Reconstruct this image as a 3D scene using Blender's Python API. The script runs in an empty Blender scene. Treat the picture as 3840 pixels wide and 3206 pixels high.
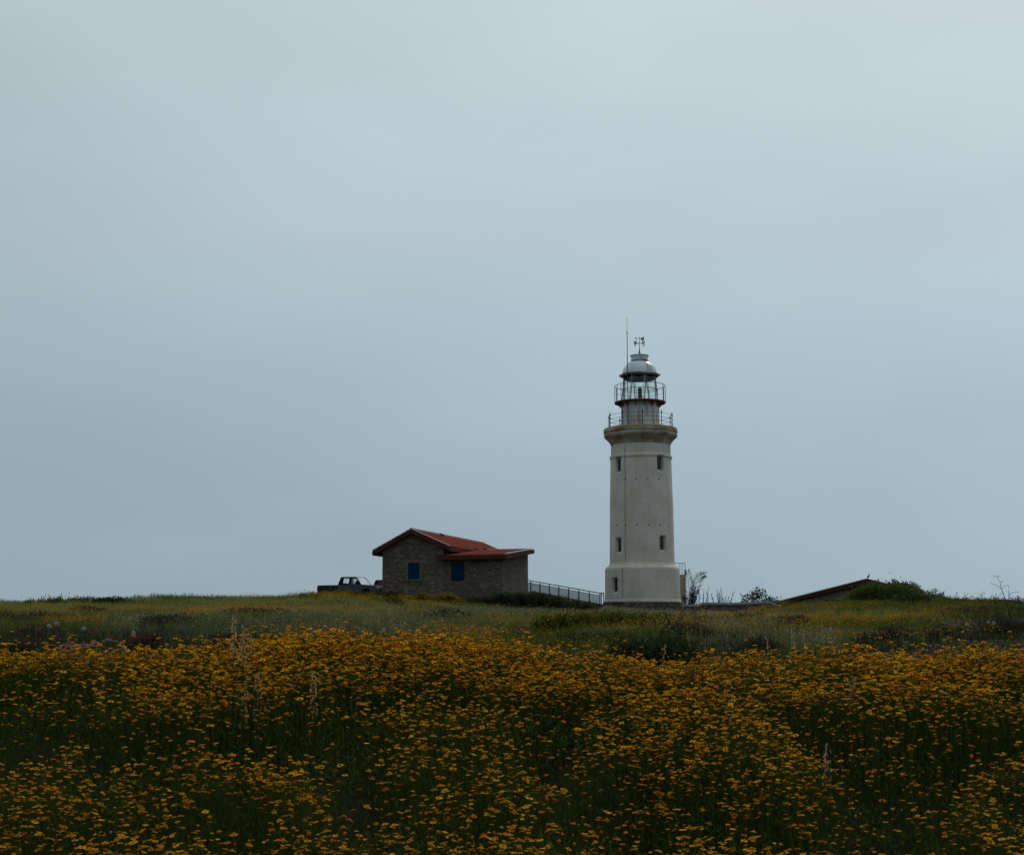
import bpy, math, random
import numpy as np
from mathutils import Vector

# ------------------------------------------------------------------ camera, sky, sun, exposure
SC = bpy.context.scene
COL = SC.collection
R = math.radians
F_PX = 5333.0                       # 50 mm on a 36 mm sensor, in photograph pixels (3840 wide)
PITCH = math.atan((2381 - 1603) / F_PX)
EZ = 2.0                            # eye height above the datum
cam = bpy.data.cameras.new("camera")
cam.lens = 50; cam.sensor_width = 36; cam.clip_start = 0.1; cam.clip_end = 8000
camo = bpy.data.objects.new("camera", cam); COL.objects.link(camo)
camo.location = (0, 0, EZ); camo.rotation_euler = (R(90) + PITCH, 0, 0)
SC.camera = camo

SUN_EL, SUN_AZ = R(44), R(32)       # azimuth measured from +Y towards +X
sdir = Vector((math.sin(SUN_AZ) * math.cos(SUN_EL), math.cos(SUN_AZ) * math.cos(SUN_EL), math.sin(SUN_EL)))
world = bpy.data.worlds.new("World"); SC.world = world; world.use_nodes = True
wt = world.node_tree; wt.nodes.clear()
def wn(t, **k):
    n = wt.nodes.new(t)
    for a, b in k.items(): setattr(n, a, b)
    return n
sky = wn('ShaderNodeTexSky', sky_type='NISHITA', sun_disc=False, sun_elevation=SUN_EL, sun_rotation=SUN_AZ)
sky.air_density = 1.0; sky.dust_density = 2.0
geo = wn('ShaderNodeTexCoord')
sep = wn('ShaderNodeSeparateXYZ'); wt.links.new(geo.outputs['Generated'], sep.inputs[0])
nrm = wn('ShaderNodeVectorMath', operation='NORMALIZE'); wt.links.new(geo.outputs['Generated'], nrm.inputs[0])
dot = wn('ShaderNodeVectorMath', operation='DOT_PRODUCT'); dot.inputs[1].default_value = sdir
wt.links.new(nrm.outputs[0], dot.inputs[0])
glow = wn('ShaderNodeMapRange'); glow.inputs['From Min'].default_value = 0.48; glow.inputs['From Max'].default_value = 1.0
glow.interpolation_type = 'SMOOTHSTEP'
wt.links.new(dot.outputs['Value'], glow.inputs['Value'])
ramp = wn('ShaderNodeValToRGB')     # overcast cloud deck, from the horizon up
e = ramp.color_ramp.elements
e[0].position = 0.0; e[0].color = (0.290, 0.390, 0.456, 1)
e[1].position = 1.0; e[1].color = (0.50, 0.56, 0.60, 1)
for p, c in ((0.10, (0.308, 0.406, 0.466)), (0.20, (0.356, 0.450, 0.500)), (0.30, (0.408, 0.496, 0.536)), (0.42, (0.450, 0.530, 0.565))):
    x = e.new(p); x.color = (*c, 1)
wt.links.new(sep.outputs['Z'], ramp.inputs['Fac'])
mp = wn('ShaderNodeMapping'); mp.inputs['Scale'].default_value = (1.5, 1.5, 4.0)
wt.links.new(nrm.outputs[0], mp.inputs[0])
noi = wn('ShaderNodeTexNoise'); noi.inputs['Scale'].default_value = 2.3; noi.inputs['Detail'].default_value = 4; noi.inputs['Roughness'].default_value = 0.45
wt.links.new(mp.outputs[0], noi.inputs['Vector'])
nr = wn('ShaderNodeMapRange'); nr.inputs['From Min'].default_value = 0.3; nr.inputs['From Max'].default_value = 0.7
nr.inputs['To Min'].default_value = 0.94; nr.inputs['To Max'].default_value = 1.06
wt.links.new(noi.outputs['Fac'], nr.inputs['Value'])
# the bank of cloud on the side away from the sun is darker
side = wn('ShaderNodeMapRange'); side.inputs['From Min'].default_value = -0.9; side.inputs['From Max'].default_value = 0.40
side.inputs['To Min'].default_value = 0.62; side.inputs['To Max'].default_value = 1.0
wt.links.new(dot.outputs['Value'], side.inputs['Value'])
mul = wn('ShaderNodeMath', operation='MULTIPLY'); wt.links.new(nr.outputs[0], mul.inputs[0]); wt.links.new(side.outputs[0], mul.inputs[1])
ga = wn('ShaderNodeMath', operation='MULTIPLY_ADD'); ga.inputs[1].default_value = 0.30
wt.links.new(glow.outputs[0], ga.inputs[0]); wt.links.new(mul.outputs[0], ga.inputs[2])
cl = wn('ShaderNodeVectorMath', operation='SCALE'); wt.links.new(ramp.outputs['Color'], cl.inputs[0]); wt.links.new(ga.outputs[0], cl.inputs['Scale'])
sk = wn('ShaderNodeVectorMath', operation='SCALE'); sk.inputs['Scale'].default_value = 0.07
wt.links.new(sky.outputs['Color'], sk.inputs[0])
mixs = wn('ShaderNodeMix', data_type='RGBA'); mixs.inputs['Factor'].default_value = 0.93
wt.links.new(sk.outputs[0], mixs.inputs['A']); wt.links.new(cl.outputs[0], mixs.inputs['B'])
bg = wn('ShaderNodeBackground'); bg.inputs['Strength'].default_value = 1.0
wo = wn('ShaderNodeOutputWorld')
wt.links.new(mixs.outputs['Result'], bg.inputs['Color']); wt.links.new(bg.outputs[0], wo.inputs[0])

sun = bpy.data.lights.new("sun", 'SUN'); sun.energy = 0.9; sun.angle = R(14); sun.color = (1, 0.95, 0.87)
suno = bpy.data.objects.new("sun", sun); COL.objects.link(suno)
suno.rotation_euler = (-sdir).to_track_quat('-Z', 'Y').to_euler()

vs = SC.view_settings
vs.view_transform = 'Standard'; vs.look = 'None'; vs.exposure = 0.0; vs.gamma = 1.0
SC.cycles.max_bounces = 6; SC.cycles.transparent_max_bounces = 12
SC.cycles.use_denoising = True

# ------------------------------------------------------------------ helpers
rng = np.random.default_rng(7)
random.seed(7)
CP, SP = math.cos(PITCH), math.sin(PITCH)
def at(px, py, Y):
    a = (px - 1920) / F_PX; b = (1603 - py) / F_PX
    d = Y / (CP - b * SP)
    return Vector((a * d, Y, EZ + (SP + b * CP) * d))
def proj(x, y, z):
    z = z - EZ
    dep = y * CP + z * SP
    return 1920 + F_PX * x / dep, 1603 - F_PX * (-y * SP + z * CP) / dep

def tag(o, label=None, cat=None, group=None, kind=None):
    if label: o['label'] = label
    if cat: o['category'] = cat
    if group: o['group'] = group
    if kind: o['kind'] = kind
    return o
def empty(name, loc, rz=0, label=None, cat=None, group=None):
    o = bpy.data.objects.new(name, None); COL.objects.link(o)
    o.location = loc; o.rotation_euler = (0, 0, rz); o.empty_display_size = 0.2
    return tag(o, label, cat, group)

class MB:
    def __init__(s): s.v = []; s.f = []
    def add(s, vs_, fs):
        n = len(s.v); s.v += [tuple(v) for v in vs_]; s.f += [tuple(i + n for i in f) for f in fs]; return s
    def box(s, a, b):
        (x0, y0, z0), (x1, y1, z1) = a, b
        return s.add([(x0,y0,z0),(x1,y0,z0),(x1,y1,z0),(x0,y1,z0),(x0,y0,z1),(x1,y0,z1),(x1,y1,z1),(x0,y1,z1)],
                     [(0,3,2,1),(4,5,6,7),(0,1,5,4),(1,2,6,5),(2,3,7,6),(3,0,4,7)])
    def hexa(s, p):                     # eight corners, bottom ring then top ring
        return s.add(p, [(0,3,2,1),(4,5,6,7),(0,1,5,4),(1,2,6,5),(2,3,7,6),(3,0,4,7)])
    def tube(s, pts, rad, n=6, caps=True):
        pts = [Vector(p) for p in pts]
        if not hasattr(rad, '__len__'): rad = [rad] * len(pts)
        base = len(s.v)
        up = None
        for i, p in enumerate(pts):
            d = (pts[min(i+1, len(pts)-1)] - pts[max(i-1, 0)])
            if d.length < 1e-9: d = Vector((0,0,1))
            d.normalize()
            if up is None:
                up = Vector((0,0,1)) if abs(d.z) < 0.9 else Vector((1,0,0))
            a = d.cross(up)
            if a.length < 1e-6: a = d.cross(Vector((0.3,1,0.1)))
            a.normalize(); b = d.cross(a).normalized(); up = -b if False else up
            for k in range(n):
                t = 2*math.pi*k/n
                s.v.append(tuple(p + (a*math.cos(t) + b*math.sin(t)) * rad[i]))
        for i in range(len(pts)-1):
            for k in range(n):
                k2 = (k+1) % n
                s.f.append((base+i*n+k, base+i*n+k2, base+(i+1)*n+k2, base+(i+1)*n+k))
        if caps:
            s.f.append(tuple(base+k for k in range(n))[::-1])
            s.f.append(tuple(base+(len(pts)-1)*n+k for k in range(n)))
        return s
    def lathe(s, prof, n=48, c=(0,0,0), closed=False, rot=0.0):
        base = len(s.v); m = len(prof)
        for r, z in prof:
            for k in range(n):
                t = 2*math.pi*k/n + rot
                s.v.append((c[0]+r*math.sin(t), c[1]-r*math.cos(t), c[2]+z))
        for i in range(m if closed else m-1):
            j = (i+1) % m
            for k in range(n):
                k2 = (k+1) % n
                s.f.append((base+i*n+k, base+i*n+k2, base+j*n+k2, base+j*n+k))
        return s
    def solid(s, prof, n=48, c=(0,0,0), rot=0.0):
        base = len(s.v)
        s.lathe(prof, n, c, rot=rot)
        s.f.append(tuple(base+k for k in range(n))[::-1])
        s.f.append(tuple(base+(len(prof)-1)*n+k for k in range(n)))
        return s
    def ring(s, r, z, rad, n=64, m=6, c=(0,0,0), a0=0.0, a1=2*math.pi):
        full = abs(a1-a0-2*math.pi) < 1e-6
        pts = [(c[0]+r*math.sin(a0+(a1-a0)*k/n), c[1]-r*math.cos(a0+(a1-a0)*k/n), c[2]+z) for k in range(n+(0 if full else 1))]
        if full: pts.append(pts[0])
        return s.tube(pts, rad, m, caps=not full)
    def prism(s, poly, axis, a, b):     # polygon in the plane across the axis, extruded a..b
        n = len(poly)
        def P(u, v, w):
            return {'x': (w,u,v), 'y': (u,w,v), 'z': (u,v,w)}[axis]
        vs_ = [P(u,v,a) for u,v in poly] + [P(u,v,b) for u,v in poly]
        fs = [tuple(range(n)), tuple(range(2*n-1, n-1, -1))] + [(i, n+i, n+(i+1)%n, (i+1)%n) for i in range(n)]
        return s.add(vs_, fs)
    def build(s, name, m, parent=None, smooth=None):
        me = bpy.data.meshes.new(name); me.from_pydata(s.v, [], s.f); me.validate(); me.update()
        import bmesh
        bm = bmesh.new(); bm.from_mesh(me); bmesh.ops.recalc_face_normals(bm, faces=bm.faces); bm.to_mesh(me); bm.free()
        if smooth:
            for p in me.polygons: p.use_smooth = True
            me.set_sharp_from_angle(angle=R(smooth))
        return link(name, me, m, parent)
def link(name, me, m, parent=None):
    o = bpy.data.objects.new(name, me)
    for k in (m if isinstance(m, (list, tuple)) else [m]):
        me.materials.append(k)
    COL.objects.link(o)
    if parent: o.parent = parent
    return o

def np_mesh(name, V, Fq, var=None, mats=None, midx=None, parent=None):
    """Large mesh out of arrays: V (n,3), Fq (m,k) faces of k corners."""
    me = bpy.data.meshes.new(name)
    V = np.ascontiguousarray(V, dtype=np.float32); Fq = np.ascontiguousarray(Fq, dtype=np.int32)
    m, k = Fq.shape
    me.vertices.add(len(V)); me.vertices.foreach_set('co', V.ravel())
    me.loops.add(m*k); me.loops.foreach_set('vertex_index', Fq.ravel())
    me.polygons.add(m); me.polygons.foreach_set('loop_start', np.arange(0, m*k, k, dtype=np.int32))
    if midx is not None: me.polygons.foreach_set('material_index', np.ascontiguousarray(midx, dtype=np.int32))
    me.update(calc_edges=True)
    if var is not None:
        a = me.attributes.new('var', 'FLOAT', 'FACE'); a.data.foreach_set('value', np.ascontiguousarray(var, dtype=np.float32))
    return link(name, me, mats, parent)

def unit(a): return a / np.maximum(np.linalg.norm(a, axis=-1, keepdims=True), 1e-9)
def leaves(P, D, L, W):
    """Diamond leaves: base P, direction D, length L, width W -> verts, quads."""
    n = len(P); D = unit(D)
    S = unit(np.cross(D, rng.normal(size=(n, 3))))
    L = np.broadcast_to(np.asarray(L, float), (n,))[:, None]; W = np.broadcast_to(np.asarray(W, float), (n,))[:, None]
    N = np.cross(D, S)
    mid = P + D * L * 0.45 + N * W * 0.15
    V = np.stack([P, mid + S * W * .5, P + D * L, mid - S * W * .5], 1).reshape(-1, 3)
    return V, np.arange(4*n).reshape(n, 4)

# value noise
_lat = rng.random((256, 256))
def vnoise(x, y, s=1.0, o=0):
    x = np.asarray(x, float) / s + 37.3 + o * 17.7; y = np.asarray(y, float) / s + 91.7 + o * 29.1
    xi = np.floor(x).astype(int); yi = np.floor(y).astype(int); fx = x - xi; fy = y - yi
    fx = fx*fx*(3-2*fx); fy = fy*fy*(3-2*fy)
    g = lambda i, j: _lat[i % 256, j % 256]
    return (g(xi,yi)*(1-fx)+g(xi+1,yi)*fx)*(1-fy)+(g(xi,yi+1)*(1-fx)+g(xi+1,yi+1)*fx)*fy

# ------------------------------------------------------------------ materials
def newmat(name):
    m = bpy.data.materials.new(name); m.use_nodes = True
    nt = m.node_tree; b = nt.nodes['Principled BSDF']
    return m, nt, b
def mat(name, c1, c2=None, rough=0.7, scale=3.0, metal=0.0, bump=0.0, bscale=None, stretch=(1,1,1), detail=6, spec=0.12, lo=0.35, hi=0.65):
    m, nt, b = newmat(name)
    b.inputs['Roughness'].default_value = rough; b.inputs['Metallic'].default_value = metal
    b.inputs['Specular IOR Level'].default_value = spec
    if c2 is None: c2 = tuple(x*0.75 for x in c1)
    tc = nt.nodes.new('ShaderNodeTexCoord'); mp_ = nt.nodes.new('ShaderNodeMapping'); mp_.inputs['Scale'].default_value = stretch
    nt.links.new(tc.outputs['Object'], mp_.inputs[0])
    n = nt.nodes.new('ShaderNodeTexNoise'); n.inputs['Scale'].default_value = scale; n.inputs['Detail'].default_value = detail
    nt.links.new(mp_.outputs[0], n.inputs['Vector'])
    rg = nt.nodes.new('ShaderNodeMapRange'); rg.inputs['From Min'].default_value = lo; rg.inputs['From Max'].default_value = hi
    nt.links.new(n.outputs['Fac'], rg.inputs['Value'])
    mx = nt.nodes.new('ShaderNodeMix'); mx.data_type = 'RGBA'
    mx.inputs['A'].default_value = (*c1, 1); mx.inputs['B'].default_value = (*c2, 1)
    nt.links.new(rg.outputs[0], mx.inputs['Factor']); nt.links.new(mx.outputs['Result'], b.inputs['Base Color'])
    if bump:
        n2 = nt.nodes.new('ShaderNodeTexNoise'); n2.inputs['Scale'].default_value = bscale or scale*4; n2.inputs['Detail'].default_value = 5
        nt.links.new(tc.outputs['Object'], n2.inputs['Vector'])
        bp = nt.nodes.new('ShaderNodeBump'); bp.inputs['Strength'].default_value = bump; bp.inputs['Distance'].default_value = 0.03
        nt.links.new(n2.outputs['Fac'], bp.inputs['Height']); nt.links.new(bp.outputs[0], b.inputs['Normal'])
    return m
def leafmat(name, c1, c2, trans=0.35, rough=0.55, tcol=None):
    m, nt, b = newmat(name)
    at_ = nt.nodes.new('ShaderNodeAttribute'); at_.attribute_name = 'var'
    mx = nt.nodes.new('ShaderNodeMix'); mx.data_type = 'RGBA'
    mx.inputs['A'].default_value = (*c1, 1); mx.inputs['B'].default_value = (*c2, 1)
    nt.links.new(at_.outputs['Fac'], mx.inputs['Factor']); nt.links.new(mx.outputs['Result'], b.inputs['Base Color'])
    b.inputs['Roughness'].default_value = rough; b.inputs['Specular IOR Level'].default_value = 0.06
    tr = nt.nodes.new('ShaderNodeBsdfTranslucent'); nt.links.new(mx.outputs['Result'], tr.inputs['Color'])
    ms = nt.nodes.new('ShaderNodeMixShader'); ms.inputs[0].default_value = trans
    nt.links.new(b.outputs[0], ms.inputs[1]); nt.links.new(tr.outputs[0], ms.inputs[2])
    nt.links.new(ms.outputs[0], nt.nodes['Material Output'].inputs['Surface'])
    return m
def glassmat(name, tint=(0.9,0.95,0.95), sky_sheen=0.0, dcol=(0.7,0.72,0.72), refl=0.12):
    m, nt, b = newmat(name)
    t = nt.nodes.new('ShaderNodeBsdfTransparent'); t.inputs[0].default_value = (*tint, 1)
    g = nt.nodes.new('ShaderNodeBsdfGlossy'); g.inputs['Roughness'].default_value = 0.03
    ms = nt.nodes.new('ShaderNodeMixShader'); ms.inputs[0].default_value = refl
    nt.links.new(t.outputs[0], ms.inputs[1]); nt.links.new(g.outputs[0], ms.inputs[2])
    d = nt.nodes.new('ShaderNodeBsdfDiffuse'); d.inputs[0].default_value = (*dcol, 1)  # white diffuse layer, stands in for sky reflected in the glass
    md = nt.nodes.new('ShaderNodeMixShader'); md.inputs[0].default_value = sky_sheen
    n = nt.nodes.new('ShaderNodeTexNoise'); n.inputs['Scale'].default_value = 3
    mm = nt.nodes.new('ShaderNodeMath'); mm.operation = 'MULTIPLY'; mm.inputs[1].default_value = sky_sheen*2
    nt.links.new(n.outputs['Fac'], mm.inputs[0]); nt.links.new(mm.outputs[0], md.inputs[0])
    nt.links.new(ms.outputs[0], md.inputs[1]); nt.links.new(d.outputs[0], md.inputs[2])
    nt.links.new(md.outputs[0], nt.nodes['Material Output'].inputs['Surface'])
    return m

def plaster_mat():
    m, nt, b = newmat('tower_plaster'); L = nt.links.new; N = nt.nodes.new
    b.inputs['Roughness'].default_value = 0.85; b.inputs['Specular IOR Level'].default_value = 0.2
    tc = N('ShaderNodeTexCoord'); sp = N('ShaderNodeSeparateXYZ'); L(tc.outputs['Object'], sp.inputs[0])
    an = N('ShaderNodeMath'); an.operation = 'ARCTAN2'; L(sp.outputs['X'], an.inputs[0])
    ng = N('ShaderNodeMath'); ng.operation = 'MULTIPLY'; ng.inputs[1].default_value = -1; L(sp.outputs['Y'], ng.inputs[0]); L(ng.outputs[0], an.inputs[1])
    ar = N('ShaderNodeMath'); ar.operation = 'MULTIPLY'; ar.inputs[1].default_value = 2.5; L(an.outputs[0], ar.inputs[0])
    cb = N('ShaderNodeCombineXYZ'); L(ar.outputs[0], cb.inputs['X']); L(sp.outputs['Z'], cb.inputs['Y'])
    # blotchy paint
    n1 = N('ShaderNodeTexNoise'); n1.inputs['Scale'].default_value = 0.55; n1.inputs['Detail'].default_value = 8; n1.inputs['Roughness'].default_value = .62
    L(tc.outputs['Object'], n1.inputs['Vector'])
    r1 = N('ShaderNodeValToRGB'); r1.color_ramp.elements[0].position = .34; r1.color_ramp.elements[0].color = (.485,.45,.385,1)
    r1.color_ramp.elements[1].position = .62; r1.color_ramp.elements[1].color = (.615,.575,.505,1)
    L(n1.outputs['Fac'], r1.inputs[0])
    # rain streaks
    mp1 = N('ShaderNodeMapping'); mp1.inputs['Scale'].default_value = (2.6, .16, 1); L(cb.outputs[0], mp1.inputs[0])
    n2 = N('ShaderNodeTexNoise'); n2.inputs['Scale'].default_value = 1.3; n2.inputs['Detail'].default_value = 5; L(mp1.outputs[0], n2.inputs['Vector'])
    r2 = N('ShaderNodeMapRange'); r2.inputs['From Min'].default_value = .5; r2.inputs['From Max'].default_value = .75; r2.inputs['To Max'].default_value = .26
    L(n2.outputs['Fac'], r2.inputs['Value'])
    m1 = N('ShaderNodeMix'); m1.data_type = 'RGBA'; m1.inputs['B'].default_value = (.33,.30,.25,1)
    L(r2.outputs[0], m1.inputs['Factor']); L(r1.outputs[0], m1.inputs['A'])
    # cracks that follow the block joints
    wn_ = N('ShaderNodeTexNoise'); wn_.inputs['Scale'].default_value = 2.2; wn_.inputs['Detail'].default_value = 3; L(cb.outputs[0], wn_.inputs['Vector'])
    wv = N('ShaderNodeVectorMath'); wv.operation = 'SCALE'; wv.inputs['Scale'].default_value = .22; L(wn_.outputs['Color'], wv.inputs[0])
    wa = N('ShaderNodeVectorMath'); wa.operation = 'ADD'; L(cb.outputs[0], wa.inputs[0]); L(wv.outputs[0], wa.inputs[1])
    bk = N('ShaderNodeTexBrick'); bk.inputs['Scale'].default_value = 1; bk.inputs['Brick Width'].default_value = .62; bk.inputs['Row Height'].default_value = .34
    bk.inputs['Mortar Size'].default_value = .012; bk.inputs['Mortar Smooth'].default_value = .3
    L(wa.outputs[0], bk.inputs['Vector'])
    mp2 = N('ShaderNodeMapping'); mp2.inputs['Scale'].default_value = (.62, .30, 1); mp2.inputs['Location'].default_value = (3.1, 7.4, 0); L(cb.outputs[0], mp2.inputs[0])
    n3 = N('ShaderNodeTexNoise'); n3.inputs['Scale'].default_value = 1.5; n3.inputs['Detail'].default_value = 4; L(mp2.outputs[0], n3.inputs['Vector'])
    r3 = N('ShaderNodeMapRange'); r3.inputs['From Min'].default_value = .58; r3.inputs['From Max'].default_value = .66; L(n3.outputs['Fac'], r3.inputs['Value'])
    mk = N('ShaderNodeMath'); mk.operation = 'MULTIPLY'; L(bk.outputs['Fac'], mk.inputs[0]); L(r3.outputs[0], mk.inputs[1])
    mk2 = N('ShaderNodeMath'); mk2.operation = 'MULTIPLY'; mk2.inputs[1].default_value = .55; L(mk.outputs[0], mk2.inputs[0])
    m2 = N('ShaderNodeMix'); m2.data_type = 'RGBA'; m2.inputs['B'].default_value = (.10,.085,.07,1)
    L(mk2.outputs[0], m2.inputs['Factor']); L(m1.outputs['Result'], m2.inputs['A'])
    L(m2.outputs['Result'], b.inputs['Base Color'])
    n4 = N('ShaderNodeTexNoise'); n4.inputs['Scale'].default_value = 5; n4.inputs['Detail'].default_value = 6; L(tc.outputs['Object'], n4.inputs['Vector'])
    bp = N('ShaderNodeBump'); bp.inputs['Strength'].default_value = .5; bp.inputs['Distance'].default_value = .05
    L(n4.outputs['Fac'], bp.inputs['Height']); L(bp.outputs[0], b.inputs['Normal'])
    return m

def stone_mat(name, cols, sx=2.6, sz=4.6, mortar=(.16,.145,.12), bump=.7):
    """Coursed rubble: stretched voronoi stones, each its own colour, mortar between."""
    m, nt, b = newmat(name); L = nt.links.new; N = nt.nodes.new
    b.inputs['Roughness'].default_value = 0.9; b.inputs['Specular IOR Level'].default_value = 0.15
    tc = N('ShaderNodeTexCoord'); mp_ = N('ShaderNodeMapping'); mp_.inputs['Scale'].default_value = (sx, sx, sz); L(tc.outputs['Object'], mp_.inputs[0])
    wn_ = N('ShaderNodeTexNoise'); wn_.inputs['Scale'].default_value = 1.5; L(mp_.outputs[0], wn_.inputs['Vector'])
    wv = N('ShaderNodeVectorMath'); wv.operation = 'SCALE'; wv.inputs['Scale'].default_value = .35; L(wn_.outputs['Color'], wv.inputs[0])
    wa = N('ShaderNodeVectorMath'); wa.operation = 'ADD'; L(mp_.outputs[0], wa.inputs[0]); L(wv.outputs[0], wa.inputs[1])
    v1 = N('ShaderNodeTexVoronoi'); v1.inputs['Scale'].default_value = 1; L(wa.outputs[0], v1.inputs['Vector'])
    v2 = N('ShaderNodeTexVoronoi'); v2.feature = 'DISTANCE_TO_EDGE'; v2.inputs['Scale'].default_value = 1; L(wa.outputs[0], v2.inputs['Vector'])
    sx_ = N('ShaderNodeSeparateColor'); L(v1.outputs['Color'], sx_.inputs[0])
    rp = N('ShaderNodeValToRGB'); rp.color_ramp.interpolation = 'CONSTANT'
    el = rp.color_ramp.elements; el[0].color = (*cols[0], 1); el[1].position = 1/len(cols); el[1].color = (*cols[1], 1)
    for i, c in enumerate(cols[2:], 2): x = el.new(i/len(cols)); x.color = (*c, 1)
    L(sx_.outputs['Red'], rp.inputs[0])
    n1 = N('ShaderNodeTexNoise'); n1.inputs['Scale'].default_value = 9; n1.inputs['Detail'].default_value = 6; L(tc.outputs['Object'], n1.inputs['Vector'])
    r1 = N('ShaderNodeMapRange'); r1.inputs['To Min'].default_value = .7; r1.inputs['To Max'].default_value = 1.25; L(n1.outputs['Fac'], r1.inputs['Value'])
    ml = N('ShaderNodeVectorMath'); ml.operation = 'SCALE'; L(rp.outputs[0], ml.inputs[0]); L(r1.outputs[0], ml.inputs['Scale'])
    ed = N('ShaderNodeMapRange'); ed.inputs['From Min'].default_value = .02; ed.inputs['From Max'].default_value = .10; L(v2.outputs['Distance'], ed.inputs['Value'])
    mx = N('ShaderNodeMix'); mx.data_type = 'RGBA'; mx.inputs['A'].default_value = (*mortar, 1)
    L(ed.outputs[0], mx.inputs['Factor']); L(ml.outputs[0], mx.inputs['B'])
    L(mx.outputs['Result'], b.inputs['Base Color'])
    ad = N('ShaderNodeMath'); ad.operation = 'MULTIPLY_ADD'; ad.inputs[1].default_value = .4; L(n1.outputs['Fac'], ad.inputs[0]); L(ed.outputs[0], ad.inputs[2])
    bp = N('ShaderNodeBump'); bp.inputs['Strength'].default_value = bump; bp.inputs['Distance'].default_value = .05
    L(ad.outputs[0], bp.inputs['Height']); L(bp.outputs[0], b.inputs['Normal'])
    return m

M = {}
M['plaster'] = plaster_mat()
M['cornice'] = mat('stained_cornice', (.40,.37,.31), (.25,.145,.065), .85, 1.3, bump=.4, stretch=(.8,.8,1.6), lo=.40, hi=.66)
M['cable'] = mat('old_cable', (.24,.20,.17), (.17,.12,.10), .8, 4)
M['plinth'] = stone_mat('plinth_stone', [(.10,.085,.07),(.13,.11,.09),(.07,.06,.055),(.15,.13,.11)], 2, 3.2, (.06,.055,.05))
M['white_metal'] = mat('white_paint', (.60,.65,.67), (.48,.52,.53), .35, 1.2, spec=.5)
M['dome'] = mat('dome_paint', (.64,.71,.75), (.56,.63,.67), .22, .9, spec=.6)
M['rusty_white'] = mat('rusty_white_paint', (.52,.54,.53), (.24,.12,.05), .6, 1.6, stretch=(1.6,1.6,.35), lo=.5, hi=.74)
M['rust'] = mat('rust', (.20,.085,.04), (.10,.05,.03), .85, 6)
M['iron'] = mat('dark_iron', (.018,.017,.017), (.05,.026,.018), .7, 4, spec=.05)
M['rail_iron'] = mat('black_railing', (.006,.006,.007), (.010,.009,.009), .7, 4, spec=.03)
M['grey_iron'] = mat('grey_painted_iron', (.16,.17,.17), (.09,.08,.07), .5, 3)
M['dark_lamp'] = mat('lamp_metal', (.05,.06,.075), (.03,.035,.045), .4, 5, metal=.4)
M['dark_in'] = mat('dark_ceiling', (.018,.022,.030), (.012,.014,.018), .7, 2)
M['glass'] = glassmat('lantern_glass', (.90,.95,.93), refl=.05)
M['pane'] = mat('dark_pane', (.012,.014,.016), (.022,.022,.022), .25, 2, spec=.4)
M['frame'] = mat('grey_window_frame', (.14,.14,.13), (.09,.09,.09), .6, 3)
M['stone'] = stone_mat('rubble_stone', [(.128,.108,.077),(.094,.080,.060),(.148,.122,.088),(.108,.087,.064),(.185,.160,.120),(.116,.072,.051),(.118,.100,.074)], 3.4, 6.8, (.095,.082,.062))
M['stone_pale'] = stone_mat('pale_rubble', [(.20,.18,.15),(.16,.145,.12),(.24,.215,.18),(.18,.15,.12)], 3.0, 5.5, (.17,.15,.125))
M['quoin'] = mat('dressed_stone', (.145,.126,.098), (.105,.092,.072), .9, 2.5, bump=.4)
M['tile'] = mat('red_tile', (.215,.038,.018), (.150,.026,.014), .85, 7, bump=.2, bscale=18, spec=.08)
M['ridge'] = mat('ridge_tile', (.34,.25,.18), (.26,.13,.08), .7, 5)
M['fascia'] = mat('stained_timber', (.080,.026,.016), (.056,.019,.013), .7, 3, stretch=(.3,.3,5), spec=.1)
M['verge_sheen'] = mat('verge_sky_sheen', (.62,.62,.62), (.5,.5,.5), .35, 3, spec=.5)  # pale colour paints the sky's reflection along the roof edges
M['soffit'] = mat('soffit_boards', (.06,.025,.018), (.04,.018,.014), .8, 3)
M['shutter'] = mat('blue_shutter', (.0045,.028,.068), (.0035,.023,.056), .7, 6, stretch=(8,8,.4), spec=.05)
M['cream'] = mat('cream_render', (.40,.35,.25), (.31,.27,.19), .9, 1.6, bump=.2)
M['concrete'] = mat('grey_coping', (.25,.26,.26), (.18,.185,.18), .9, 2.2, bump=.4)
M['wallstone'] = stone_mat('low_wall_stone', [(.11,.10,.085),(.08,.07,.06),(.14,.12,.10)], 2, 3.5, (.07,.065,.055))
M['truck_paint'] = mat('blue_grey_paint', (.062,.086,.106), (.050,.070,.085), .4, 1.2, spec=.15)
M['truck_dark'] = mat('dark_cab_paint', (.008,.009,.014), (.006,.007,.011), .5, 1.2, spec=.05)
M['truck_sheen'] = mat('truck_sky_sheen', (.5,.52,.54), (.42,.44,.46), .25, 1.5, spec=.6)  # pale colour paints the sky reflected on cab roof and bed rail
M['bed_paint'] = mat('dusty_dark_green_paint', (.038,.038,.030), (.027,.027,.022), .6, 2, spec=.05)
M['tyre'] = mat('tyre_rubber', (.014,.014,.014), (.022,.021,.02), .85, 8)
M['rim'] = mat('steel_rim', (.06,.06,.06), (.04,.04,.04), .5, 4, metal=.5)
M['seat'] = mat('seat_cloth', (.03,.03,.032), (.02,.02,.022), .9, 6)
M['car_glass'] = glassmat('car_glass', (.80,.86,.87))
M['windscreen'] = glassmat('sky_sheen_windscreen', (.75,.8,.82), sky_sheen=.5, dcol=(.85,.88,.88), refl=.6)  # sky reflection on the dusty glass partly painted as diffuse white
M['suv_paint'] = mat('black_car_paint', (.008,.009,.014), (.006,.007,.010), .35, 1, spec=.2)
M['lens_red'] = mat('red_lens', (.25,.015,.012), (.18,.01,.01), .2, 4, spec=.6)
M['lens_white'] = mat('clear_lens', (.55,.56,.56), (.45,.46,.46), .15, 4, spec=.7)
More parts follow.
